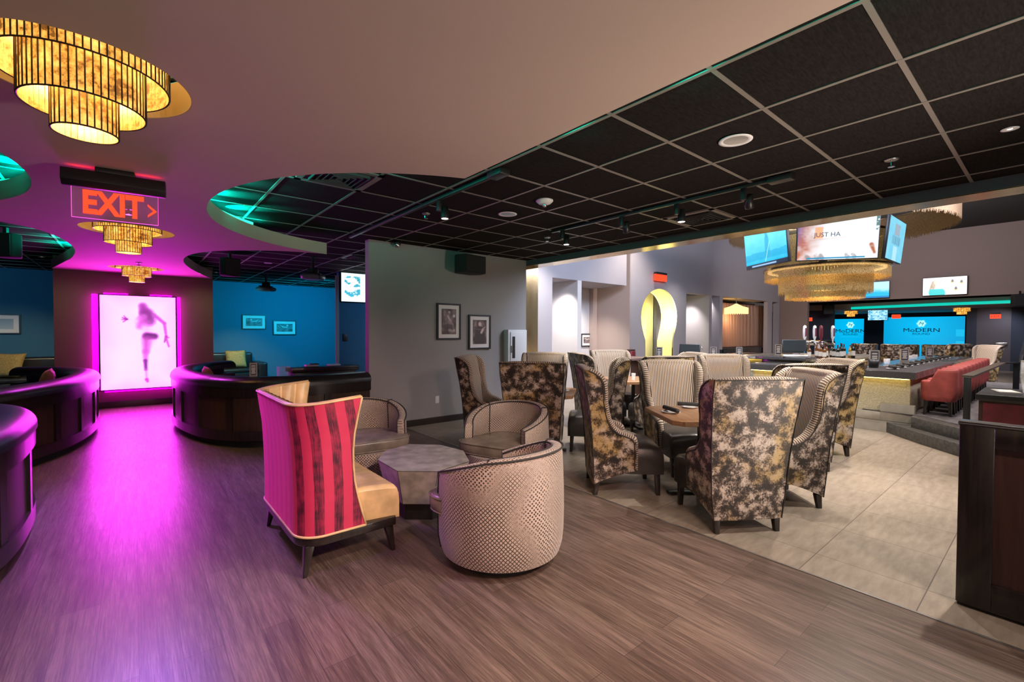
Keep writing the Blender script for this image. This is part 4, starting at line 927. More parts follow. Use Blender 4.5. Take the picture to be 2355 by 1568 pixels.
def wing_edge(s):
    pts=[]
    for z in [.235,.30,.40,.47,.50,.515,.535,.56,.60,.66,.74,.84,.92,1.0,1.05,1.09,1.112]:
        pts.append((s*(wc_w(z)-.035+(.016 if z>.7 else 0)),wc_y(z)+wc_d(z)-.004,z))
    return pts
def make_wing(label,loc,rz,group):
    t=thing('wingback_chair',label,'chair',loc,rz,group)
    mb=MB()
    zs=[.10,.25,.4,.55,.7,.85,1.0,HB]
    n=8
    P=[[((2*i/n-1)*wc_w(z),wc_y(z)-.012*(1-(2*i/n-1)**4),z) for i in range(n+1)] for z in zs]; mb.quadgrid(P,[[((2*i/n-1)*wc_w(z),z) for i in range(n+1)] for z in zs])
    for s in (-1,1): wing_side(mb,s,0)
    o=mb.build('outer_shell',M['velvet'],t,smooth=True,fix=False); crisp(o,50)
    # bottom closure + inner lining striped
    mb=MB()
    for s in (-1,1): wing_side(mb,s,.07)
    zs=[.40,.5,.6,.7,.8,.9,1.0,1.07,HB]
    P=[];UV=[]
    for z in zs:
        row=[];uv=[]
        for i in range(13):
            u=2*i/12-1; w=wc_w(z)-.07; x=u*w; row.append((x,wc_y(z)+.085+.03*u**6-(.03 if z>1.08 else 0)+.012*(1-u*u),z)); uv.append((x,z))
        P.append(row);UV.append(uv)
    mb.quadgrid(P,UV)
    mb.build('striped_lining',M['stripe'],t,smooth=True,fix=False)
    # padded top and rolled edges
    mb=MB(); w=wc_w(HB)
    sec=[(.006,-.02),(.001,.004),(.02,.022),(.055,.022),(.09,.004),(.085,-.04)]
    P=[];UV=[]
    for i in range(17):
        u=2*i/16-1; x=u*(w-.012); dz=-.020*abs(u)**5; row=[];uv=[]
        for a,b in sec: row.append((x,wc_y(HB)+a*(1-.0*abs(u)),HB-.008+b+dz)); uv.append((x,a))
        P.append(row);UV.append(uv)
    mb.quadgrid(P,UV); mb.face(P[0],[(.0,0)]*6); mb.face(P[-1],[(0,0)]*6)
    for s in (-1,1):
        mb.tube(wing_edge(s),[.030]*4+[.034]*11+[.028,.02],8)
    mb.build('rolled_edge',M['stripe'],t,smooth=True,fix=False)
    mb=MB()
    for s in (-1,1):
        e=[(s*(wc_w(z)+(.016 if z>.7 else .002)),wc_y(z)+wc_d(z)-.014,z) for z in [.235,.30,.40,.47,.50,.515,.535,.56,.60,.66,.74,.84,.92,1.0,1.05,1.09,1.112]]
        mb.tube(e,.005,5)
        mb.tube([(s*wc_w(z),wc_y(z)-.002,z) for z in [.10,.3,.55,.8,1.0,HB]],.0045,5)
    mb.tube([(x,wc_y(HB)-.008,HB-.006) for x in [-.33,-.1,.1,.33]],.0045,5)
    mb.build('piping',M['charcoal'],t,smooth=True,fix=False)
    mb=MB()
    n=14;P=[]
    def sec_at(y,top,bot,w): return [(-w,y,bot),(-w-.004,y,(top+bot)/2),(-w,y,top-.025),(-w+.03,y,top),(0,y,top+.012),(w-.03,y,top),(w,y,top-.025),(w+.004,y,(top+bot)/2),(w,y,bot)]
    rows=[sec_at(y,tp,.195,w) for y,tp,w in ((.05,.43,.225),(.20,.435,.235),(.36,.438,.262),(.50,.435,.268),(.58,.425,.268),(.605,.40,.265),(.612,.36,.262))]+[[(x,.612,.195) for x in (-.262,-.262,-.26,-.23,0,.23,.26,.262,.262)]]
    mb.quadgrid(rows); mb.face([(-.225,.05,.195),(.225,.05,.195),(.262,.612,.195),(-.262,.612,.195)])
    mb.build('seat',M['leatherb'],t,smooth=True,fix=False)
    for s in (-1,1):
        mb=MB().taper(s*.225,.56,0,.20,.034,.048,dy=.012); mb.build('leg',M['ebony'],t,bevel=.003)
        mb=MB().taper(s*.232,.03,0,.115,.034,.048,dy=-.015); mb.build('leg',M['ebony'],t,bevel=.003)
    return t
GW='velvet wingback chairs around the square tables'
def frz(f): return math.atan2(f[1],f[0])-PI/2
e1=(.78,-.62); e2=(.55,.84); g1=(.63,-.78); g2=(.78,.63); c1_=(.87,-.5); c2_=(.5,.86)
neg=lambda v:(-v[0],-v[1])
wc=[((3.40,1.42),e2,'nearest wingback chair, its distressed velvet back to the camera'),
 ((3.29,2.81),(.75,-.66),'wingback chair left of the nearest table, side on with dark leather seat'),
 ((4.51,1.42),(-.76,.65),'wingback chair right of the nearest one, striped lining facing left'),
 ((4.64,2.80),(-.56,-.83),'striped wingback chair on the far side of the nearest wooden table'),
 ((3.24,3.56),g2,'wingback chair with back to the camera, behind the snakeskin tub chair'),
 ((3.39,4.92),g1,'leftmost wingback chair, side on against the grey wall'),
 ((4.74,4.94),neg(g2),'striped wingback chair facing us in front of the gold jamb'),
 ((4.60,3.48),(-.66,.75),'wingback chair seen side on, tan wing facing left behind the left table chair'),
 ((6.35,4.98),neg(c2_),'striped wingback chair facing us below the lit niche picture'),
 ((5.20,4.62),c1_,'small wingback chair top showing a gold velvet wing, in front of the niche'),
 ((5.45,3.35),c2_,'wingback chair hidden behind the striped one at the nearest table, only its top edge showing'),
 ((6.70,3.68),(-.85,.52),'wingback chair with beige lining and velvet wing, in front of the touchscreen'),
 ((6.50,3.08),(-.6,-.8),'striped wingback chair facing us in front of the bar gap'),
 ((5.36,1.66),(.6,.8),'wingback chair behind the right-hand one, velvet strip under its striped top edge'),
 ((6.60,1.74),(-.74,.67),'wingback chair closest to the lit bar front')]
w0=None
for (x,y),f,l in wc:
    if w0 is None: w0=make_wing(l,(x,y,0),frz(f),GW)
    else: dup(w0,(x,y,0),frz(f),l,GW)
# ================================================================ TABLES
def make_table(label,loc,rz):
    t=thing('dining_table',label,'table',loc,rz,'square wooden tables with black pedestals')
    a=.40;c=.075
    MB().prism([(-a+c,-a),(a-c,-a),(a,-a+c),(a,a-c),(a-c,a),(-a+c,a),(-a,a-c),(-a,-a+c)],.685,.725).build('tabletop',M['oak'],t,bevel=.004)
    MB().lathe([(.0,.665),(.16,.665),(.16,.685),(0,.685)],20).lathe([(.035,.03),(.035,.30),(.030,.40),(.030,.67)],16).build('pedestal',M['black'],t)
    MB().box(-.30,.30,-.03,.03,.004,.028).box(-.03,.03,-.30,.30,.004,.028).build('cross_base',M['black'],t,bevel=.005)
    return t
ra=math.atan2(-.6,.8)
T1=(3.91,2.05); T2=(3.84,4.05); T3=(5.92,4.2); T4=(5.95,2.38)
t0=make_table('nearest square wooden table with plates and rolled napkins',(T1[0],T1[1],0),ra)
dup(t0,(T2[0],T2[1],0),math.atan2(-.78,.63),'square wooden table corner showing right of the back-turned velvet chair')
dup(t0,(T3[0],T3[1],0),math.atan2(-.5,.87),'square wooden table with glasses, behind the tan side-on wing')
dup(t0,(T4[0],T4[1],0),math.atan2(-.6,.8),'square wooden table hidden between the chairs nearest the bar')
def loc_on(T,r,dx,dy): return (T[0]+dx*math.cos(r)-dy*math.sin(r),T[1]+dx*math.sin(r)+dy*math.cos(r))
def plate(x,y,z,label,g='side plates on the tables'):
    o=MB().lathe([(0,.004),(.045,.004),(.05,.0),(.055,.004),(.08,.014),(.082,.012),(.06,-.0),(.0,-.0)],28).build('side_plate',M['plate'],smooth=True,loc=(x,y,z)); tag(o,label,'plate',g); return o
def napkin(x,y,z,rz,label,r=.022,L=.11,g='rolled dark napkins',mat=None):
    mb=MB(); n=14
    P=[[(r*(1+.12*math.sin(3*a+u*2))*math.cos(a),u*L,r+r*.85*math.sin(a)) for a in [2*PI*i/n for i in range(n)]] for u in (-1,-.98,-.5,0,.5,.98,1)]
    mb.quadgrid(P,close_u=True); mb.face(P[0]); mb.face(P[-1]); o=mb.build('rolled_napkin',mat or M['charcoal'],smooth=True,loc=(x,y,z),rz=rz); tag(o,label,'napkin',g); return o
for i,(T,r,dx,dy,lb_) in enumerate([(T1,ra,-.27,.02,'left of the nearest table'),(T1,ra,.02,.29,'at the far side of the nearest table'),(T1,ra,.27,0,'right of the nearest table, half hidden'),
   (T2,math.atan2(-.78,.63),.26,.0,'on the table by the grey wall'),(T3,math.atan2(-.5,.87),-.27,0,'on the table behind the tan wing')]):
    x,y=loc_on(T,r,dx,dy); plate(x,y,.7255,'white side plate '+lb_); napkin(x,y,.737,r+(.15 if i!=1 else 1.2),'rolled charcoal napkin on the plate '+lb_)
def shaker(x,y,z,label):
    t=thing('shaker',label,'shaker',(x,y,z),0,'salt and pepper shakers'); MB().lathe([(0,0),(.017,0),(.018,.05),(.015,.055)],14).build('glass_body',M['steel'],t,smooth=True); MB().lathe([(.016,.05),(.017,.07),(.012,.078),(0,.079)],14).build('cap',M['chrome'],t,smooth=True)
x,y=loc_on(T1,ra,.12,.16); shaker(x,y,.725,'left metal topped shaker on the nearest table'); x,y=loc_on(T1,ra,.18,.155); shaker(x,y,.725,'right metal topped shaker on the nearest table')
x,y=loc_on(T3,math.atan2(-.5,.87),.0,-.25); shaker(x,y,.725,'metal topped shaker beside the glass on the table behind the tan wing')
def tumbler(x,y,z,label,r=.032,h=.11,g='clear drinking glasses',mat=None):
    o=MB().lathe([(0,.004),(r*.8,.004),(r,h),(r*.95,h),(r*.75,.01),(0,.01)],16).build('drinking_glass',mat or M['glass'],smooth=True,loc=(x,y,z)); tag(o,label,'glass',g)
x,y=loc_on(T3,math.atan2(-.5,.87),-.1,-.22); tumbler(x,y,.726,'clear glass on the table behind the tan wing')

# ================================================================ TUB CHAIRS
def make_tub(label,loc,rz):
    t=thing('tub_chair',label,'chair',loc,rz,'snakeskin patterned tub chairs around the faceted table')
    A=128
    def top(a): # a degrees from back
        u=abs(a)/A; return .735-.03*(u*2)**2 if u<.5 else .705-.135*((u-.5)*2)**1.1
    def rad(a,z): 
        u=abs(a)/A; base=.395+.012*math.sin(PI*min(1,z/.7)); base-=.045*max(0,(.16-z)/.16)**1.5; return base
    ang=[-A+2*A*i/36 for i in range(37)]
    def pt(a,z,off=0):
        r=rad(a,z)-off; th=math.radians(a-90); return (r*math.cos(th),r*math.sin(th)*1.0,z)
    mb=MB(); rows=[0,.08,.2,.4,.6,.8,.93]
    P=[];UV=[]
    for k in rows:
        P.append([pt(a,.07+(top(a)-.07)*k) for a in ang]); UV.append([(math.radians(a)*.40,.07+(top(a)-.07)*k) for a in ang])
    # rounded rim then inside
    for off,dz in ((.010,.010),(.025,.015),(.045,.015),(.062,.006),(.070,-.03)):
        P.append([pt(a,top(a)+dz-.012,off) for a in ang]); UV.append([(math.radians(a)*.38,top(a)+dz+off) for a in ang])
    for k in (.66,.3,0):
        P.append([pt(a,.32+(top(a)-.05-.32)*k,.072) for a in ang]); UV.append([(math.radians(a)*.30,.32+(top(a)-.05-.32)*k) for a in ang])
    mb.quadgrid(P,UV)
    for j in (0,-1):
        col=[r[j] for r in P]; mb.face(col,[(c[0]+c[1],c[2]) for c in col])
    mb.build('shell',M['snake'],t,smooth=True,fix=False)
    # lower drum and underseat front
    mb=MB(); n=48
    P=[];UV=[]
    for z in (.07,.14,.22,.315):
        row=[];uv=[]
        for i in range(n+1):
            a=-180+360*i/n; th=math.radians(a-90); r=(rad(A,z)-.012); fr=max(0,-math.cos(math.radians(a)))
            row.append((r*math.cos(th),r*math.sin(th)*(1+.06*fr),z)); uv.append((math.radians(a)*.4,z))
        P.append(row);UV.append(uv)
    mb.quadgrid(P,UV).face(P[-1]); mb.build('drum',M['snake'],t,smooth=True,fix=False)
    MB().lathe([(.0,.012),(.30,.012),(.30,.072),(0,.072)],36).build('swivel_plinth',M['blackmat'],t)
    # seat cushion T shape
    out=[]
    for i in range(60):
        a=2*PI*i/60; x=math.cos(a);y=math.sin(a)
        e=.45; X=.285*math.copysign(abs(x)**e,x); Y=.30*math.copysign(abs(y)**e,y)+.07
        if Y>.11: X*=1.28
        if Y<0: X*=1-.25*(-Y/.25)
        out.append((X,Y))
    P=[]
    for sc,z in ((.93,.31),(1,.325),(1.02,.36),(1.02,.395),(1.0,.42),(.95,.432),(.6,.442),(.02,.446)):
        P.append([(.0+x*sc,.07+(y-.07)*sc,z) for x,y in out])
    mb=MB().quadgrid(P,close_u=True).face(list(reversed(P[0]))); mb.build('seat_cushion',M['bronze'],t,smooth=True,fix=False)
    mb=MB()
    mb.tube([(p[0]*1.005,.07+(p[1]-.07)*1.005,.418) for p in P[3]],.005,6,closed=True); mb.tube([(p[0]*1.0,p[1],.328) for p in P[1]],.005,6,closed=True); mb.build('cushion_piping',M['bronze'],t,smooth=True)
    mb=MB()
    mb.tube([pt(a,top(a)-.006,-.004) for a in ang],.006,6); mb.tube([pt(a,top(a)-.006,.073) for a in ang],.006,6)
    for s in (-1,1):
        mb.tube([pt(s*A,.09+(top(A)-.09)*k/6,-.003) for k in range(7)],.0055,6)
        mb.tube([pt(s*A,.42+(top(A)-.42)*k/4,.075) for k in range(5)],.0055,6)
        mb.tube([pt(s*62,.42+(top(62)-.43)*k/5,.075) for k in range(6)]+[pt(s*62,top(62)+.010,o) for o in (.055,.03,.008)],.0055,6)
    mb.build('piping',M['charcoal'],t,smooth=True)
    return t
b0=make_tub('nearest tub chair, its rounded snakeskin back to the camera',(1.83,2.31,0),frz((-.22,.97)))
dup(b0,(2.76,3.40,0),frz((-.93,-.37)),'snakeskin tub chair with bronze seat facing left in front of the velvet chair backs')
dup(b0,(1.76,4.42,0),frz((-.1,-1)),'snakeskin tub chair half hidden behind the raspberry settee')

# ================================================================ RASPBERRY SETTEE
t=thing('curved_settee','raspberry striped velvet settee with champagne leather inside','settee',(.712,3.27,0),-PI/2+.005)
# local x right, y forward ; facing world +X
hw=.512
def outline(off,dep=.40,r=.15,n=9,flare=0):
    w=hw-off+flare; rr=max(.02,r-off+flare); b=-flare+off
    p=[(w,dep)]
    p+=[(w,dep*.6),(w,b+rr+.02)]
    p+=[(w-rr+rr*math.cos(a),b+rr-rr*math.sin(a)) for a in [PI/2*k/n for k in range(n+1)]]
    p+=[(w*.4,b),(0,b),(-w*.4,b)]
    p+=[(-w+rr-rr*math.sin(a),b+rr-rr*math.cos(a)) for a in [PI/2*k/n for k in range(n+1)]]
    p+=[(-w,b+rr+.02),(-w,dep*.6),(-w,dep)]
    return p
def depz(z): return interp([(.235,.39),(.40,.345),(.55,.315),(.70,.305),(.85,.315),(.97,.335),(1.05,.35)],z)
zs=[.235,.33,.43,.53,.63,.73,.83,.93,1.0,1.045]
def ring(z,off):
    fl=interp([(.235,.0),(.5,.0),(.8,.012),(1.05,.045)],z); return [(x,y) for x,y in outline(off,depz(z),.15,9,fl)]
P=[];UV=[]
def arcl(o):
    L=[0]
    for a,b in zip(o,o[1:]): L.append(L[-1]+math.hypot(b[0]-a[0],b[1]-a[1]))
    return L
for z in zs:
    o=ring(z,0); ref=arcl(ring(.5,0)); L=arcl(o); k=ref[-1]/L[-1]
    dz=lambda x,y: -.03*(1-min(1,max(0,y)/.35))*(z-.235)/.8
    P.append([(x,y,z+dz(x,y)) for x,y in o]); UV.append([(l-L[-1]/2,z) for l in L])
MB().quadgrid(P,UV).build('velvet_shell',M['pinkv'],t,smooth=True,fix=False)
# inner tufted leather
Q=[]
for z in [.42]+zs[3:]:
    o=ring(z,.055); L=arcl(o); row=[]
    dense=[]
    for i in range(len(o)-1):
        m=max(1,int((L[i+1]-L[i])/.015))
        for j in range(m): u=j/m; dense.append((o[i][0]*(1-u)+o[i+1][0]*u,o[i][1]*(1-u)+o[i+1][1]*u,L[i]*(1-u)+L[i+1]*u))
    dense.append((*o[-1],L[-1]))
    # resample to constant count
    row=[]
    K=150; idx=0
    for k in range(K+1):
        s_=L[-1]*k/K
        while idx<len(dense)-2 and dense[idx+1][2]<s_: idx+=1
        a,b=dense[idx],dense[idx+1]; u=(s_-a[2])/max(1e-9,b[2]-a[2]); u=max(0,min(1,u))
        x=a[0]*(1-u)+b[0]*u;y=a[1]*(1-u)+b[1]*u; tx,ty=b[0]-a[0],b[1]-a[1]; n_=math.hypot(tx,ty)+1e-9; nx,ny=ty/n_,-tx/n_
        # inward normal
        cx,cy=0-x,.3-y
        if nx*cx+ny*cy<0: nx,ny=-nx,-ny
        am=.026*abs(math.sin(PI*15*k/K))**.6*min(1,(1.05-z)/.12+.25)
        zz=z-.03*(1-min(1,max(0,y)/.35))*(z-.235)/.8
        row.append((x+nx*am,y+ny*am,zz))
    Q.append(row)
MB().quadgrid(Q).build('channelled_lining',M['gold'],t,smooth=True,fix=False)
# padded rim between outer and inner
R0=P[-1]; 
mb=MB(); rim=[]
for i,(x,y,z) in enumerate(R0):
    rim.append((x*.965,y if i in(0,len(R0)-1) else y+.02*(1 if y<.1 else 0),z-.002))
mb.tube(rim,.016,8); 
for e in (0,-1):
    mb.tube([(P[k][e][0]*.965,P[k][e][1]-.004,P[k][e][2]) for k in range(len(P))],.016,8)
mb.build('leather_rim',M['gold'],t,smooth=True)
mb=MB(); mb.tube([(x,y-(0),z+.004) for x,y,z in R0],.007,6); mb.tube(P[0],.008,6)
for e in (0,-1): mb.tube([P[k][e] for k in range(len(P))],.007,6)
mb.build('piping',M['gold'],t,smooth=True)
# seat
mb=MB(); K=20;P2=[]
for yy,tp in ((.02,.43),(.2,.445),(.40,.45),(.54,.445),(.60,.43),(.625,.40),(.63,.34),(.63,.235)):
    row=[]
    for i in range(61):
        u=2*i/60-1; w=(hw-.13 if yy<.1 else hw-.045) if yy<.41 else hw-.01; 
        cr=max(0,yy-.5)/.13; w2=w-(.02*cr)
        row.append((u*w2,yy,(tp+.006*abs(math.cos(PI*12*u)))*(1) if abs(u)<.985 else tp-.02))
    P2.append(row)
mb.quadgrid(P2)
for e in (0,-1):
    c=[r[e] for r in P2]; c=c+[(c[0][0],.02,.235)]; mb.face(c if e==0 else list(reversed(c)))
mb.build('seat_cushion',M['gold'],t,smooth=False,fix=False,bevel=.01)
o=ring(.235,.0); base=[(x*.99,y) for x,y in o[:1]]
bp=[(hw-.005,.60)]+[(x,y) for x,y in o]+[(-hw+.005,.60)]
fr_=[(x*.985,y+(0.006 if y<.1 else 0)) for x,y in bp]
MB().prism(fr_,.175,.232).build('frame_rail',M['ebony'],t,bevel=.006)
for x,y,dx,dy in ((hw-.07,.07,.02,-.03),(-hw+.07,.07,-.02,-.03),(hw-.06,.56,.02,.03),(-hw+.06,.56,-.02,.03)):
    MB().taper(x,y,0,.18,.024,.055,dx=dx,dy=dy).build('leg',M['ebony'],t,bevel=.003)

# ================================================================ FACETED TABLE
t=thing('faceted_table','low octagonal faceted stone and mirror table between the tub chairs','coffee table',(1.82,3.36,0))
R_=[(1.50,3.50),(1.66,3.72),(1.93,3.80),(2.14,3.60),(2.19,3.30),(2.05,3.00),(1.72,2.93),(1.49,3.12)]
top=[(x-1.82,y-3.36) for x,y in R_]
MB().prism(top,.405,.412).build('top',M['marble'],t)
mb=MB(); n=8
for i in range(n):
    a=top[i];b=top[(i+1)%n]; r=.83 if i%2 else .78; r2=.80
    mb.face([(a[0],a[1],.405),(b[0],b[1],.405),(b[0]*r2,b[1]*r2,.135),(a[0]*r2,a[1]*r2,.135)])
mb.face([(x*.80,y*.80,.135) for x,y in top]); mb.build('mirrored_facets',M['mirror'],t,fix=True)
mb=MB()
for i in range(n):
    a=top[i]; mb.tube([(a[0],a[1],.408),(a[0]*.80,a[1]*.80,.135)],.0022,5)
mb.tube([(x,y,.409) for x,y in top],.0022,5,closed=True); mb.build('seams',M['black'],t)
MB().prism([(x*.70,y*.70) for x,y in top],0,.135).build('plinth',M['ebony'],t)

# ================================================================ HOST DESK (right edge)
t=thing('half_wall','dark panelled half wall with framed wood panel at the right edge','partition',(3.39,0,0))
MB().box(0,.07,-.95,.330,0.0,.97).build('carcass',M['ebony'],t)
MB().box(-.022,.03,.205,.335,.02,.97).box(-.022,.03,-.95,.205,.86,.97).box(-.022,.03,-.95,.205,.02,.16).build('rail_frame',M['ebony'],t,bevel=.004)
MB().box(-.006,.02,-.95,.205,.16,.86).build('recessed_panel',M['mahog'],t)
MB().box(-.024,.075,-.98,.340,.965,.985).build('cap_rail',M['ebony'],t,bevel=.004)
MB().box(-.0255,-.0235,-.98,.341,.972,.978).build('metal_inlay',M['steel'],t)
# ================================================================ BAR
bar=thing('bar_counter','large bar with speckled granite top and yellow lit textured front','bar',(8.45,1.3,0))
# local coords: x->+X, y->+Y from corner
MB().prism([(.06,.06),(6.2,.06),(6.2,.62),(.62,.62),(.62,2.2),(.06,2.2)],0,.80).build('front_panel',M['barface'],bar)
MB().prism([(-.10,-.02),(6.35,-.02),(6.35,.85),(.80,.85),(.80,2.25),(-.10,2.25)],.80,.90).build('granite_top',M['granite'],bar,bevel=.006)
MB().prism([(-.0,.0),(.5,.0),(.5,2.2),(.0,2.2),(.0,1.35),(0,.35)],0,.17).build('stone_plinth',M['plinth'],bar,bevel=.004)
MB().box(-.012,.1,.0,.38,.17,.42).box(-.012,.1,.38,.80,.17,.29).build('plinth_steps',M['plinth'],bar,bevel=.004)
MB().box(-.03,-.01,.06,2.2,.785,.797).build('led_strip',M['amber'],bar)
MB().box(.63,.65,.75,2.2,.74,.76).box(.7,6.1,.64,.66,.74,.76).build('inner_led_strip',M['amber'],bar)
b2=thing('bar_counter','left arm of the bar with pale top, beyond the striped chairs','bar',(8.45,4.25,0))
MB().prism([(.05,.05),(.60,.05),(.60,.9),(5,.9),(5,1.45),(.05,1.45)],0,.80).build('front_panel',M['barface'],b2); MB().prism([(-.05,0),(.70,0),(.70,.82),(5.1,.82),(5.1,1.5),(-.05,1.5)],.80,.88).build('granite_top',M['granite'],b2,bevel=.005)
MB().box(.7,4.9,.80,.82,.74,.76).build('led_strip',M['amber'],b2)
# back island with lit shelf
isl=thing('back_bar_island','pale stone island behind the bar carrying bottles and beer taps','island',(10.1,2.75,0))
MB().box(0,3.3,0,.95,0,.62).build('cabinet_body',M['plinth'],isl); MB().box(-.05,3.35,-.05,1.0,.88,.94).build('stone_top',M['plinth'],isl,bevel=.006)
MB().box(.0,3.3,.25,.95,.62,.88).build('lit_recess',M['barface'],isl); MB().box(.05,3.25,.22,.245,.80,.83).build('led_strip',M['amber'],isl)
isl2=thing('back_bar_shelf','low back counter with a glowing yellow glass shelf, left of the right touchscreen','counter',(9.9,4.0,0))
MB().box(0,2.2,0,.6,0,.60).build('cabinet_body',M['plinth'],isl2); MB().box(-.03,2.2,-.03,.63,.90,.94).build('top',M['steel'],isl2,bevel=.004); MB().box(.0,2.2,.50,.6,.60,.90).build('back_panel',M['barface'],isl2); MB().box(.05,2.1,.46,.49,.86,.885).build('led_strip',M['amber'],isl2)
pd=thing('till_stand','dark till stand behind the bar','stand',(9.45,3.05,0)); MB().box(0,.5,-.05,.75,0,.86).build('cabinet_body',M['black'],pd); MB().box(-.04,.54,-.09,.79,.93,.99).box(.05,.45,0,.7,.86,.93).build('granite_top',M['granite'],pd,bevel=.005)
hst=thing('high_table','brown high counter with two rolled placemats in front of the arch','table',(7.85,5.75,0)); MB().box(0,1.0,0,1.0,.84,.89).build('top',plain('brown_laminate',S((.42,.34,.32)),.4),hst,bevel=.005); MB().box(.1,.9,.1,.9,0,.84).build('cabinet_body',M['mahog'],hst)
for i,(x,y) in enumerate(((8.0,6.5),(8.05,6.05))): napkin(x,y,.89,-.9,('left','right')[i]+' rolled black mat on the brown high counter',.03,.15,'rolled mats on the high counter',M['black'])
def till(loc,rz,label):
    t=thing('till_screen',label,'touchscreen',loc,rz); MB().prism([(-.16,0),(.16,0),(.14,.05),(-.14,.05)],-.20,.20,axis='x').build('base',M['steel'],t,bevel=.01)
    o=MB().box(-.20,.20,-.02,.02,0,.26).build('screen',M['black'],t,bevel=.008,loc=(0,-.02,.075)); o.rotation_euler=(-.28,0,0)
    MB().box(-.185,.185,-.023,-.0205,.03,.245).build('glass_face',plain('dark_glass',(.03,.035,.035),.08),o); MB().box(.15,.165,-.025,-.021,.01,.018).build('power_light',M['blueled'],o)
till((9.62,3.22,.99),-PI/2+.45,'black touchscreen till below the bar chandelier'); till((8.62,4.78,.88),-PI/2+.35,'black touchscreen till right of the keyhole archway')
# stools
def make_stool(label,loc,rz):
    t=thing('bar_stool',label,'stool',loc,rz,'coral velvet tub stools along the bar')
    mb=MB(); n=28
    ring_=[(.188*math.copysign(abs(math.cos(a))**.55,math.cos(a)),.19*math.copysign(abs(math.sin(a))**.55,math.sin(a))) for a in [2*PI*i/n for i in range(n)]]
    P=[[(x*s,y*s,z) for x,y in ring_] for s,z in ((.92,.20),(.98,.22),(1.0,.28),(1.0,.40))]
    P+=[[(x*s,y*s,.38+(z-.38)*(1 if y<.05 else .35)) for x,y in ring_] for s,z in ((1.0,.60),(.98,.635),(.92,.65),(.84,.635),(.80,.58))]
    P+=[[(x*.78,y*.78,.38) for x,y in ring_]]
    mb.quadgrid(P,close_u=True).face(list(reversed(P[0]))).face(P[-1]); mb.build('velvet_tub',M['redvel'],t,smooth=True,fix=False)
    MB().box(-.14,.14,-.14,.16,.41,.46).build('seat_pad',M['redvel'],t,bevel=.03,seg=4)
    for x in (-.13,.13):
        for y in (-.12,.12): MB().taper(x,y,0,.22,.028,.045,dx=x*.12,dy=y*.12).build('leg',M['ebony'],t)
    return t
s0=None
nth=['nearest','second','third','fourth','fifth','sixth','seventh','eighth','ninth','farthest']
for k in range(10):
    x=8.74+.47*k; l=('%s coral velvet stool of the row along the granite bar'%nth[k]) if k else 'nearest coral velvet stool, at the bar corner'
    if s0 is None: s0=make_stool(l,(x,1.08,.302),0)
    else: dup(s0,(x,1.08,.302),0,l)
# place settings along the bar
for k in range(11):
    x=8.85+.50*k; y=1.62
    pos=['nearest the corner']+['%s from the bar corner'%w for w in ('second','third','fourth','fifth','sixth','seventh','eighth','ninth','tenth','eleventh')]
    plate(x,y,.901,'side plate on the granite bar, %s'%pos[k],'plates along the bar'); napkin(x,y,.912,-1.2+.1*random.random(),'rolled dark napkin on the bar, %s'%pos[k],.026,.14,'napkins along the bar')
for k,(x,y,l) in enumerate([(9.35,1.95,'nearest the bar corner, beside the black bucket'),(11.6,1.95,'in the middle of the bar top, before the larger blue screen'),(13.9,1.9,'farthest along the granite bar')]): tent_card((x,y,.90),-PI/2+.35,'tall menu card '+l,.24 if k else .27,.13)
for px,py,Xp,l in ((1516,833,8.9,'inside the yellow archway opening, on the bar arm'),(1641,806,10.2,'before the pale pier between niches'),(1700,807,10.6,'before the copper curtain'),(1790,805,11.3,'left of the black till under the chandelier')):
    pt_=survey_x(px,py,Xp); zt=.88 if Xp<10.7 else .94
    k_=survey_z(px,py,zt); tent_card((Xp,pt_[1],zt),-PI/2+.4,'small menu card '+l,.24,.13)
t=thing('ice_bucket','black bucket on the granite bar near its corner','bucket',(8.98,1.88,.90)); MB().lathe([(0,0),(.06,0),(.075,.13),(.068,.13),(.055,.01),(0,.01)],20).build('body',M['black'],t,smooth=True)
for k,(x,y,m,l) in enumerate([(8.62,1.92,'maroon','red tumbler left of the copper mugs on the bar corner'),(8.78,2.02,'oak','copper mug beside the red tumbler on the bar corner'),(8.92,2.10,'steel','steel mug behind the bucket on the bar')]): tumbler(x,y,.90,l,.04,.10,'mugs on the bar corner',M[m])
for k,(x,y) in enumerate(((10.2,1.95),(12.1,1.95),(12.6,1.95))): tumbler(x,y,.90,('clear stemless glass on the bar between the first two menu cards','clear glass behind the middle menu card on the bar','clear glass right of the middle menu card on the bar')[k],.05,.10)
# bottles
def bottle(x,y,z,h,r,mat,label,lab=None):
    t=thing('bottle',label,'bottle',(x,y,z),0,'bottles on the back bar island')
    MB().lathe([(0,0),(r,0),(r,h*.62),(r*.85,h*.70),(r*.34,h*.78),(r*.32,h*.94)],16).build('body',mat,t,smooth=True); MB().lathe([(r*.4,h*.93),(r*.4,h),(0,h)],12).build('cap',M['maroon'] if lab is None else lab,t); MB().lathe([(r*1.01,h*.18),(r*1.01,h*.5)],16).build('bottle_label',M['paper'],t)
bt=[]
k=0
names=['dark','brown','dark','gold','brown','dark','dark','amber','dark','brown','dark','dark','brown','dark']
cm={'dark':'greenglass','brown':'amberglass','gold':'goldbottle','amber':'amberglass'}
for grp,(xa,n,where) in enumerate([(10.25,7,'left of the beer taps'),(10.62,4,'right of the beer taps'),(11.05,6,'at the right end of the bottle row')]):
    for i in range(n):
        col=names[(k*3)%14]; yy=3.42-.085*i if grp==0 else (2.98-.085*i if grp==1 else 2.86+.0*i-.07*i+.15)
        xx=xa+.07*((i*2)%3); 
        bottle(xx,yy,.94,.26+.04*((k*5)%3)/2,.033,M[cm[col]],'%s %s bottle %s'%(['first','second','third','fourth','fifth','sixth','last'][i],col,where)); k+=1
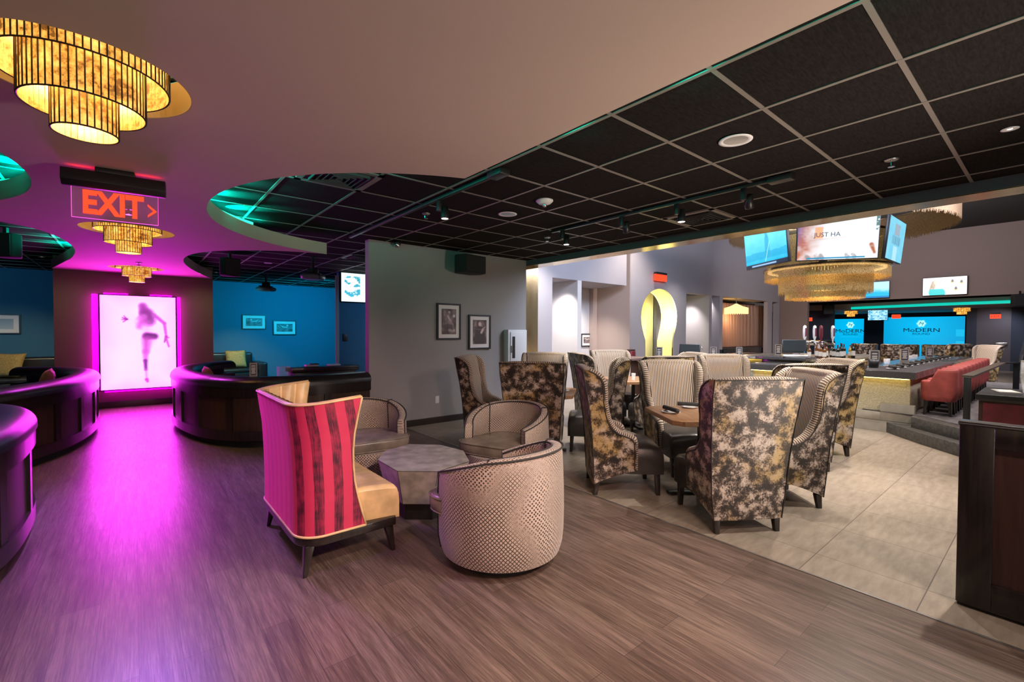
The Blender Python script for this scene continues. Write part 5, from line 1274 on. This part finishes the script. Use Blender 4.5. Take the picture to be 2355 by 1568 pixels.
# beer taps
t=thing('beer_tap_tower','chrome beer tap tower with tall white and red handles','beer tap',(10.48,3.10,.94),-.66)
MB().lathe([(.07,0),(.07,.01),(.045,.03),(.045,.30),(0,.30)],20).build('column',M['steel'],t,smooth=True)
mb=MB(); mb.tube([(-.33,0,.31),(.33,0,.31)],.05,14); mb.build('crossbar',M['chrome'],t,smooth=True)
for i,x in enumerate((-.30,-.10,.03,.27)):
    MB().lathe([(.012,.31),(.014,.37),(.03,.42),(.034,.56),(.028,.64),(0,.66)],12,(x,-.06,0)).build('handle',M['plate'] if i!=2 else M['maroon'],t,smooth=True)
    MB().tube([(x,-.04,.31),(x,-.10,.30),(x,-.11,.24)],.011,8).build('spout',M['chrome'],t,smooth=True)
    MB().box(x-.012,x+.012,-.10,-.09,.44,.60).build('handle_badge',M['maroon'],t)
sg=thing('round_sign','plain grey round sign on the beer taps','sign',(10.02,3.33,1.13),-.66); mb=MB().lathe([(0,0),(.11,0),(.11,.012),(0,.012)],28); mb.build('disc',M['grey'],sg).rotation_euler=(PI/2,0,0)
MB().box(-.01,.01,-.005,.005,-.19,-.08).build('stem',M['steel'],sg)
# open lit shelf glasses
for i in range(6): tumbler(10.0+.12*i,4.2,.601,'clear glass standing on the glowing yellow back shelf, '+['leftmost','second','third','fourth','fifth','rightmost'][i],.035,.12)
t=thing('bar_sink_tap','curved steel tap on the left bar arm','tap',(9.55,4.62+.5,.88)); MB().tube([(0,0,0),(0,0,.20),(0,-.04,.25),(0,-.10,.25),(0,-.13,.20)],.012,10).lathe([(.03,0),(.03,.015),(0,.015)],14).build('spout',M['chrome'],t,smooth=True)
t=thing('black_caddy','black napkin caddy on the left bar arm in front of the curtain','caddy',(11.0,5.2,.88)); MB().box(-.09,.09,-.09,.09,0,.06).build('base',M['black'],t,bevel=.004); MB().box(-.08,.08,-.01,.01,.06,.18).box(-.08,-.06,-.08,.08,.06,.15).build('dividers',M['black'],t)

# ================================================================ BAR CHANDELIER
ch=thing('fringe_chandelier','huge gold bead fringe chandelier of stepped tiers over the bar','chandelier',(10.8,3.10,2.75))
def fringe(R,z0,z1,n,jag,name='bead_fringe',cx=0,cy=0,mat='fringe'):
    mb=MB()
    for k in range(n):
        a=2*PI*k/n; da=2*PI/n*.46; zz=z0-jag*random.random()
        p=lambda a,z,r=R:(cx+r*math.cos(a),cy+r*math.sin(a),z)
        mb.face([p(a-da,zz),p(a+da,zz),p(a+da,z1),p(a-da,z1)])
    o=mb.build(name,M[mat],ch,fix=False); o['kind']='stuff'
    MB().lathe([(R,z1-.01),(R+.02,z1-.01),(R+.02,z1+.03),(R,z1+.03)],72,(cx,cy,0)).build('rim',M['brass'],ch); return o
fringe(1.06,-.20,-.02,900,.05); fringe(.80,-.47,-.04,760,.07); fringe(.68,-.60,-.40,640,.03); fringe(2.0,.86,1.35,1500,.08,cx=.8,cy=.1,mat='fringe2'); fringe(1.02,.05,.62,500,.02)
MB().lathe([(0,-.03),(1.05,-.03),(1.05,0),(0,0)],64).build('lamp_plate',M['brass'],ch)
MB().lathe([(.95,-.05),(1.0,-.05),(1.0,-.035),(.95,-.035)],64).build('lamp_ring',glow('warm_ring',(1,.62,.22),6),ch)

# small far chandeliers
def mini(px,py,z,X,label,s=1):
    p=survey_z(px,py,z); 
    p=(X,survey_x(px,py,X)[1],survey_x(px,py,X)[2])
    t=drum_lamp((0,0,0),label,R=(.34*s,.25*s,.15*s),Z=((-.02,.10),(-.16,.02),(-.28,-.1)),n=(26,20,14)); t.location=(p[0],p[1],2.48)
mini(1957,715,2.4,25.6,'small amber lamp in the far room above the smaller blue screen'); mini(2212,712,2.4,25.4,'small amber lamp in the far room right of the larger blue screen')
# curtain bay
mb=MB(); P=[];UV=[]
n=260; cx0,cx1=d4+.03,e0+.7
for z in (.80,1.2,2.0,2.50,2.56,2.60):
    row=[]
    for i in range(n+1):
        u=i/n; x=cx0+(cx1-cx0)*u; row.append((x,8.45-.20*(2*u-1)**2+.045*math.sin(u*2*PI*34)*(1 if z<2.5 else .5)+.015*math.sin(u*97),z))
    P.append(row)
o=mb.quadgrid(P).build('curtain',M['curtain'],smooth=True); tag(o,'copper pleated curtain in the bay behind the bar','curtain')
cxm=PX(1692,8.3)
t=thing('pendant_lamp','glowing amber pendant lamp in front of the copper curtain','pendant lamp',(PX(1693,7.95),7.95,CZ))
MB().tube([(0,0,0),(0,0,-.22)],.01,6).lathe([(0,-.0),(.06,0),(.06,-.02),(0,-.02)],12).build('stem',M['brass'],t)
MB().lathe([(.03,-.20),(.22,-.30),(.40,-.36),(.40,-.38),(.20,-.32)],32).build('crown',glow('pendant_crown',(1,.62,.25),1.6),t,smooth=True)
mb=MB()
for k in range(60):
    a=2*PI*k/60; x,y=.40*math.cos(a),.40*math.sin(a); mb.box(x-.014,x+.014,y-.014,y+.014,-.56-.03*(k%2),-.37)
mb.build('glass_drops',glow('pendant_glow',(1,.60,.20),2.0),t)
def banq(x0,x1,y,h,label,mat='burgundy',X=None):
    t=thing('banquette',label,'bench',((x0+x1)/2,y,0)); w=(x1-x0)/2; MB().box(-w,w,-.45,.1,0,.45).build('seat',M[mat],t,bevel=.02); MB().box(-w,w,-.03,.12,.42,h).build('backrest',M[mat],t,bevel=.03); MB().box(-w,w,-.0,.13,h-.01,h+.04).build('cap_rail',M['mahog'],t); return t
banq(d4+.05,e0-.05,8.02,.86,'brown banquette under the copper curtain','leatherb'); banq(PX(1594),PX(1630),8.4,.92,'burgundy banquette in the alcove right of the archway')
banq(PX(1396,8.6),hx1-.05,7.6,.92,'burgundy banquette below the niche, behind the striped chairs')

# ================================================================ FAR ROOM SEATING, RAIL, CABINET
def tubfar(loc,rz,w,label,h=1.03):
    t=thing('velvet_sofa',label,'sofa',loc,rz,'velvet tub sofas beyond the bar'); n=24
    path=[(w/2*math.cos(a),.38*math.sin(a)) for a in [PI+PI*k/n for k in range(n+1)]]
    path=[(-w/2,.4)]+path+[(w/2,.4)]
    crisp(MB().sweep(path,[(0,0),(.12,0),(.12,h-.03),(.06,h),(0,h-.03)]).build('shell',M['velvet'],t),50); MB().box(-w/2+.1,w/2-.1,-.25,.42,.1,.42).build('seat',M['leatherb'],t,bevel=.02); return t
a,b=survey_x(1958,790,22.3),survey_x(2014,790,22.3); tubfar((22.3,(a[1]+b[1])/2,0),-PI/2,a[1]-b[1],'velvet tub sofa below the smaller blue screen')
a,b=survey_x(2025,790,22.3),survey_x(2110,790,22.3); tubfar((22.3,(a[1]+b[1])/2,0),-PI/2,a[1]-b[1],'velvet tub sofa behind the tallest menu cards')
a,b=survey_x(2116,790,22.6),survey_x(2194,790,22.6); tubfar((22.9,(a[1]+b[1])/2,0),-PI/2,a[1]-b[1],'beige backed tub sofa at the right of the larger blue screen')
dup(w0,(18.0,1.28,0),frz((-.75,.66)),'velvet wingback chair at the far end of the coral stools',GW); dup(w0,(18.9,1.95,0),frz((.6,.8)),'farthest velvet wingback chair, its back to us beyond the bar end',GW)
t=thing('handrail','black metal handrail with flat bronze top beside the steps','handrail',(7.73,.71,.302))
rl=lambda x,y,z:(x-7.73,y-.71,z-.302)
MB().box(-.03,.03,-.03,.03,0,.62).build('post',M['black'],t,bevel=.003)
pA=(7.73,.71,.93); 
def flat(a,b,w=.05,h=.012):
    a=Vector(rl(*a));b=Vector(rl(*b)); d=(b-a).normalized(); s=d.cross(Vector((0,0,1))).normalized()*w; u=Vector((0,0,h)); 
    mb=MB(); P=[[a-s-u,a+s-u,a+s+u,a-s+u],[b-s-u,b+s-u,b+s+u,b-s+u]]; mb.quadgrid(P,close_u=True).face(P[0]).face(P[1]); return mb
q1=survey_x(2303,835,11.5); q2=survey_x(2338,834,12.3)
flat(pA,(11.5,q1[1],q1[2])).build('top_rail',plain('bronze_rail',(.14,.11,.085),.35,metal=.5),t)
flat((11.5,q1[1],q1[2]),(12.3,q2[1],q2[2]),.04).build('rail_end',M['black'],t)
MB().box(12.27-7.73,12.33-7.73,q2[1]-.71-.04,q2[1]-.71+.04,0,q2[2]-.302).build('post',M['black'],t)
q3=survey_x(2360,795,13.2); mb=MB().tube([rl(12.3,q2[1]-.05,q2[2]),rl(12.35,q2[1]-.06,q2[2]+.12),rl(13.2,q3[1],q3[2]+.1)],.03,8); mb.build('upper_rail',M['black'],t)
cb=thing('service_cabinet','burgundy service cabinet with black top behind the host desk','cabinet',(6.35,.02,.0)) 
qa=survey_x(2253,890,6.4)
MB().box(0,.8,-1.2,qa[1]-.02,.0,.80).build('body',M['mahog'],cb); MB().box(-.03,.83,-1.25,qa[1]+.0,.80,.86).build('top',M['black'],cb,bevel=.004)
MB().box(-.008,0,-1.2,qa[1]-.05,.05,.78).build('door_panel',M['burgundy'],cb)
t=thing('menu_stack','thin stack of pale menus on the burgundy service cabinet','menus',(6.75,.36,.86),.3); MB().box(-.10,.14,-.09,.04,0,.012).build('top_menu',M['paper'],t); MB().box(-.12,.16,-.10,.06,-.0,.009).build('lower_menu',M['grey'],t)
t=thing('glass_vase','tall clear glass vase on the service cabinet at the right edge','vase',(6.75,.14,.86)); MB().lathe([(0,0),(.09,0),(.115,.17),(.11,.32),(.105,.32),(.108,.17),(.085,.01),(0,.01)],28).build('vessel',M['glass'],t,smooth=True)
MB().lathe([(.107,.315),(.113,.32),(.107,.325)],28).build('rim',M['chrome'],t,smooth=True)

# ================================================================ LIGHTS
def spot(loc,tgt,col,e,size=60,blend=.4,r=.04,name='spot_light'):
    l=bpy.data.lights.new(name,'SPOT'); l.energy=e; l.color=col; l.spot_size=math.radians(size); l.spot_blend=blend; l.shadow_soft_size=r
    o=bpy.data.objects.new(name,l); C.objects.link(o); o.location=loc; o.rotation_euler=(Vector(tgt)-Vector(loc)).to_track_quat('-Z','Y').to_euler(); return o
def point(loc,col,e,r=.06,name='point_light'):
    l=bpy.data.lights.new(name,'POINT'); l.energy=e; l.color=col; l.shadow_soft_size=r; o=bpy.data.objects.new(name,l); C.objects.link(o); o.location=loc; return o
def area(loc,tgt,col,e,sx,sy=None,name='area_light',spread=180):
    l=bpy.data.lights.new(name,'AREA'); l.energy=e; l.color=col; l.shape='RECTANGLE'; l.size=sx; l.size_y=sy or sx; l.spread=math.radians(spread); o=bpy.data.objects.new(name,l); C.objects.link(o); o.location=loc; o.rotation_euler=(Vector(tgt)-Vector(loc)).to_track_quat('-Z','Y').to_euler(); return o
WARM=(1,.80,.62); NEUT=(1,.90,.82)
# track and recessed lamps, then spots that have no modelled fixture
spot((4.20,3.98,2.60),(3.7,4.1,.4),NEUT,340,95,.4,.025)
spot((4.20,2.42,2.60),(3.9,2.0,.4),NEUT,430,100,.45,.025)
spot((2.33,3.84,2.60),(1.9,3.2,.3),NEUT,300,95,.5,.025)
spot((4.26,.23,2.70),(4.2,.8,0),NEUT,230,80,.35,.02)
spot((4.6,1.2,2.62),(3.9,1.5,.2),NEUT,90,95,.5,.03)
spot((5.0,4.3,2.60),(5.9,4.2,.5),NEUT,200,100,.6); spot((5.1,1.3,2.60),(5.9,2.2,.5),NEUT,250,100,.6)
# lounge spots around the camera, then added fill and wash lights
spot((.9,-.6,2.45),(1.5,2.2,.2),(1,.58,.47),300,75,.8,.12); spot((2.6,-.8,2.60),(2.4,1.8,0),(1,.80,.70),150,90,.7,.1); spot((-1.0,-.8,2.45),(-.3,1.8,0),(1,.55,.45),90,80,.8,.12)
spot((2.2,.6,2.6),(1.9,2.2,.4),(1,.86,.76),150,70,.7,.08)
area((-1.8,-2.6,2.0),(2.4,4.0,.5),(1,.88,.84),24,3.0,1.6); area((3.6,-1.2,.55),(2.0,1.8,2.5),(1,.84,.72),54,.9,.6,spread=100)  # frontal fill and ceiling uplight, added without any fixture
spot((-.8,10.2,2.5),(-.9,11.2,1.2),(1,.82,.5),14,100,.9); spot((.95,10.3,2.5),(1.05,11.2,1.2),(1,.82,.5),14,100,.9)  # added warm spots to tone the olive wall, no fixtures there
spot((.02,5.4,2.49),(-.05,4.2,0),(.50,.20,1),420,100,.9,.1); spot((.02,8.6,2.49),(.02,7.6,0),(.85,.08,1),160,95,.9,.1); spot((.3,2.2,2.49),(-.1,2.6,0),(.50,.30,1),90,95,.9,.1)  # violet and magenta spots added to colour the aisle floor
def cove(x,y,tx,ty,e=240): spot((x,y,2.675),(x+tx,y+ty,2.675+math.hypot(tx,ty)*1.0),(0,1,.72),e,84,.35,.02,'cove_led')
for a_ in (232,212,196,180,164,148): cove(2.5+2.05*math.cos(math.radians(a_)),4.55+2.05*math.sin(math.radians(a_)),-math.cos(math.radians(a_)),-math.sin(math.radians(a_)))
for a_ in (-20,0,20): cove(-2.5+1.98*math.cos(math.radians(a_)),4.55+1.98*math.sin(math.radians(a_)),-math.cos(math.radians(a_)),-math.sin(math.radians(a_)))
for x_,y_ in ((-.62,7.7),(-.58,8.3),(-.62,8.9),(-.70,9.5)): cove(x_,y_,-1,.1,200)
for y_ in (-1.2,-.4,.4,1.2,2.0): cove(1.75,y_,1,0,55)
# amber drum lamps
for k,(a,b,r) in enumerate(HOLES):
    point((a,b,2.52),(1,.70,.38),(48,60,55)[k],.05); point((a,b,2.36),(1,.55,.18),(2.5,2,2)[k],.04)
# booth projectors' blue light, blue wash
spot((3.7,11.3,2.4),(3.6,14.2,1.75),(.0,.42,.74),430,115,1.0,.1); spot((1.9,11.0,2.2),(1.9,14.2,.9),(.0,.40,.50),160,100,.9,.1)
spot((4.3,8.4,2.5),(4.6,10.2,1.2),(.0,.38,.9),34,110,.9,.1)
spot((-3.2,9.5,2.5),(-3.0,14.2,1.6),(.08,.34,.62),200,80,.9,.1)
spot((1.42,12.09,2.70),(2.0,13.5,.6),(1,.78,.5),150,55,.8); spot((-1.26,11.61,2.70),(-2.0,13.4,.6),(1,.78,.5),110,70,.8); spot((-1.4,9.5,2.7),(-1.0,9.0,.7),(1,.75,.5),25,50,.8)
# bar hall
for x,y,e in ((7.0,6.9,330),(8.2,8.0,230),(9.7,8.2,260),(13.0,6.8,90),(14.9,8.3,220),(16.0,8.2,120)): spot((x,y,2.70 if y>7.8 else 3.6),(x+.1,y+.55,.6),(1,.93,.88),e,105,1.0,.05)
for x,y in ((7.5,1.2),(8.2,4.5),(10.6,6.9),(16.8,3.2),(19,4.5)): spot((x,y,4.9),(x,y,0),(1,.85,.74),520,110,.9,.2)
area((11,-1,4.6),(11,8,2.5),(.90,.86,1.0),330,6,1.5); area((15.6,3.0,4.7),(21.5,3,3.3),(.95,.86,.88),250,2.5,2.5)
area((7.2,3.0,4.5),(9.5,7.8,2.8),(.62,.75,1.0),300,2.5,1.0)
point((10.8,3.1,2.62),(1,.68,.30),60,.25); point((11.6,3.2,3.7),(1,.70,.34),8,.3)
point((PX(1693,7.95),7.9,2.0),(1,.62,.34),42,.15)
point((ax1-1.6,YW+.9,1.5),(1,.88,.36),62,.2); point((ax1-.9,YW+.25,1.9),(1,.88,.40),24,.1)
for x in (9.2,10.8,12.4,14.0): spot((x,.9,4.8),(x,1.1,.3),(1,.78,.66),260,60,.7,.1)
spot((23.0,5.0,2.8),(22.3,4.5,.6),(1,.85,.7),120,90,.8); spot((17.0,.9,2.9),(16.6,.8,.1),(.95,.92,1),420,100,.8)
spot((24.8,1.2,2.40),(26,1.8,.8),(.85,.85,1),60,110,.8); spot((18.5,.2,4.6),(19.6,.6,1.2),(.8,.95,1),80,60,.8)
spot((6.2,.0,2.60),(6.9,.4,.3),NEUT,120,100,.7)
wd=bpy.data.worlds.new('world'); SC.world=wd; wd.use_nodes=True; wd.node_tree.nodes['Background'].inputs[0].default_value=(1,.86,.80,1); wd.node_tree.nodes['Background'].inputs[1].default_value=.05
try:
    SC.cycles.max_bounces=6; SC.cycles.diffuse_bounces=3; SC.cycles.glossy_bounces=3; SC.cycles.transparent_max_bounces=12; SC.cycles.use_denoising=True; SC.cycles.sample_clamp_indirect=5; SC.cycles.caustics_reflective=False; SC.cycles.caustics_refractive=False
except Exception: pass
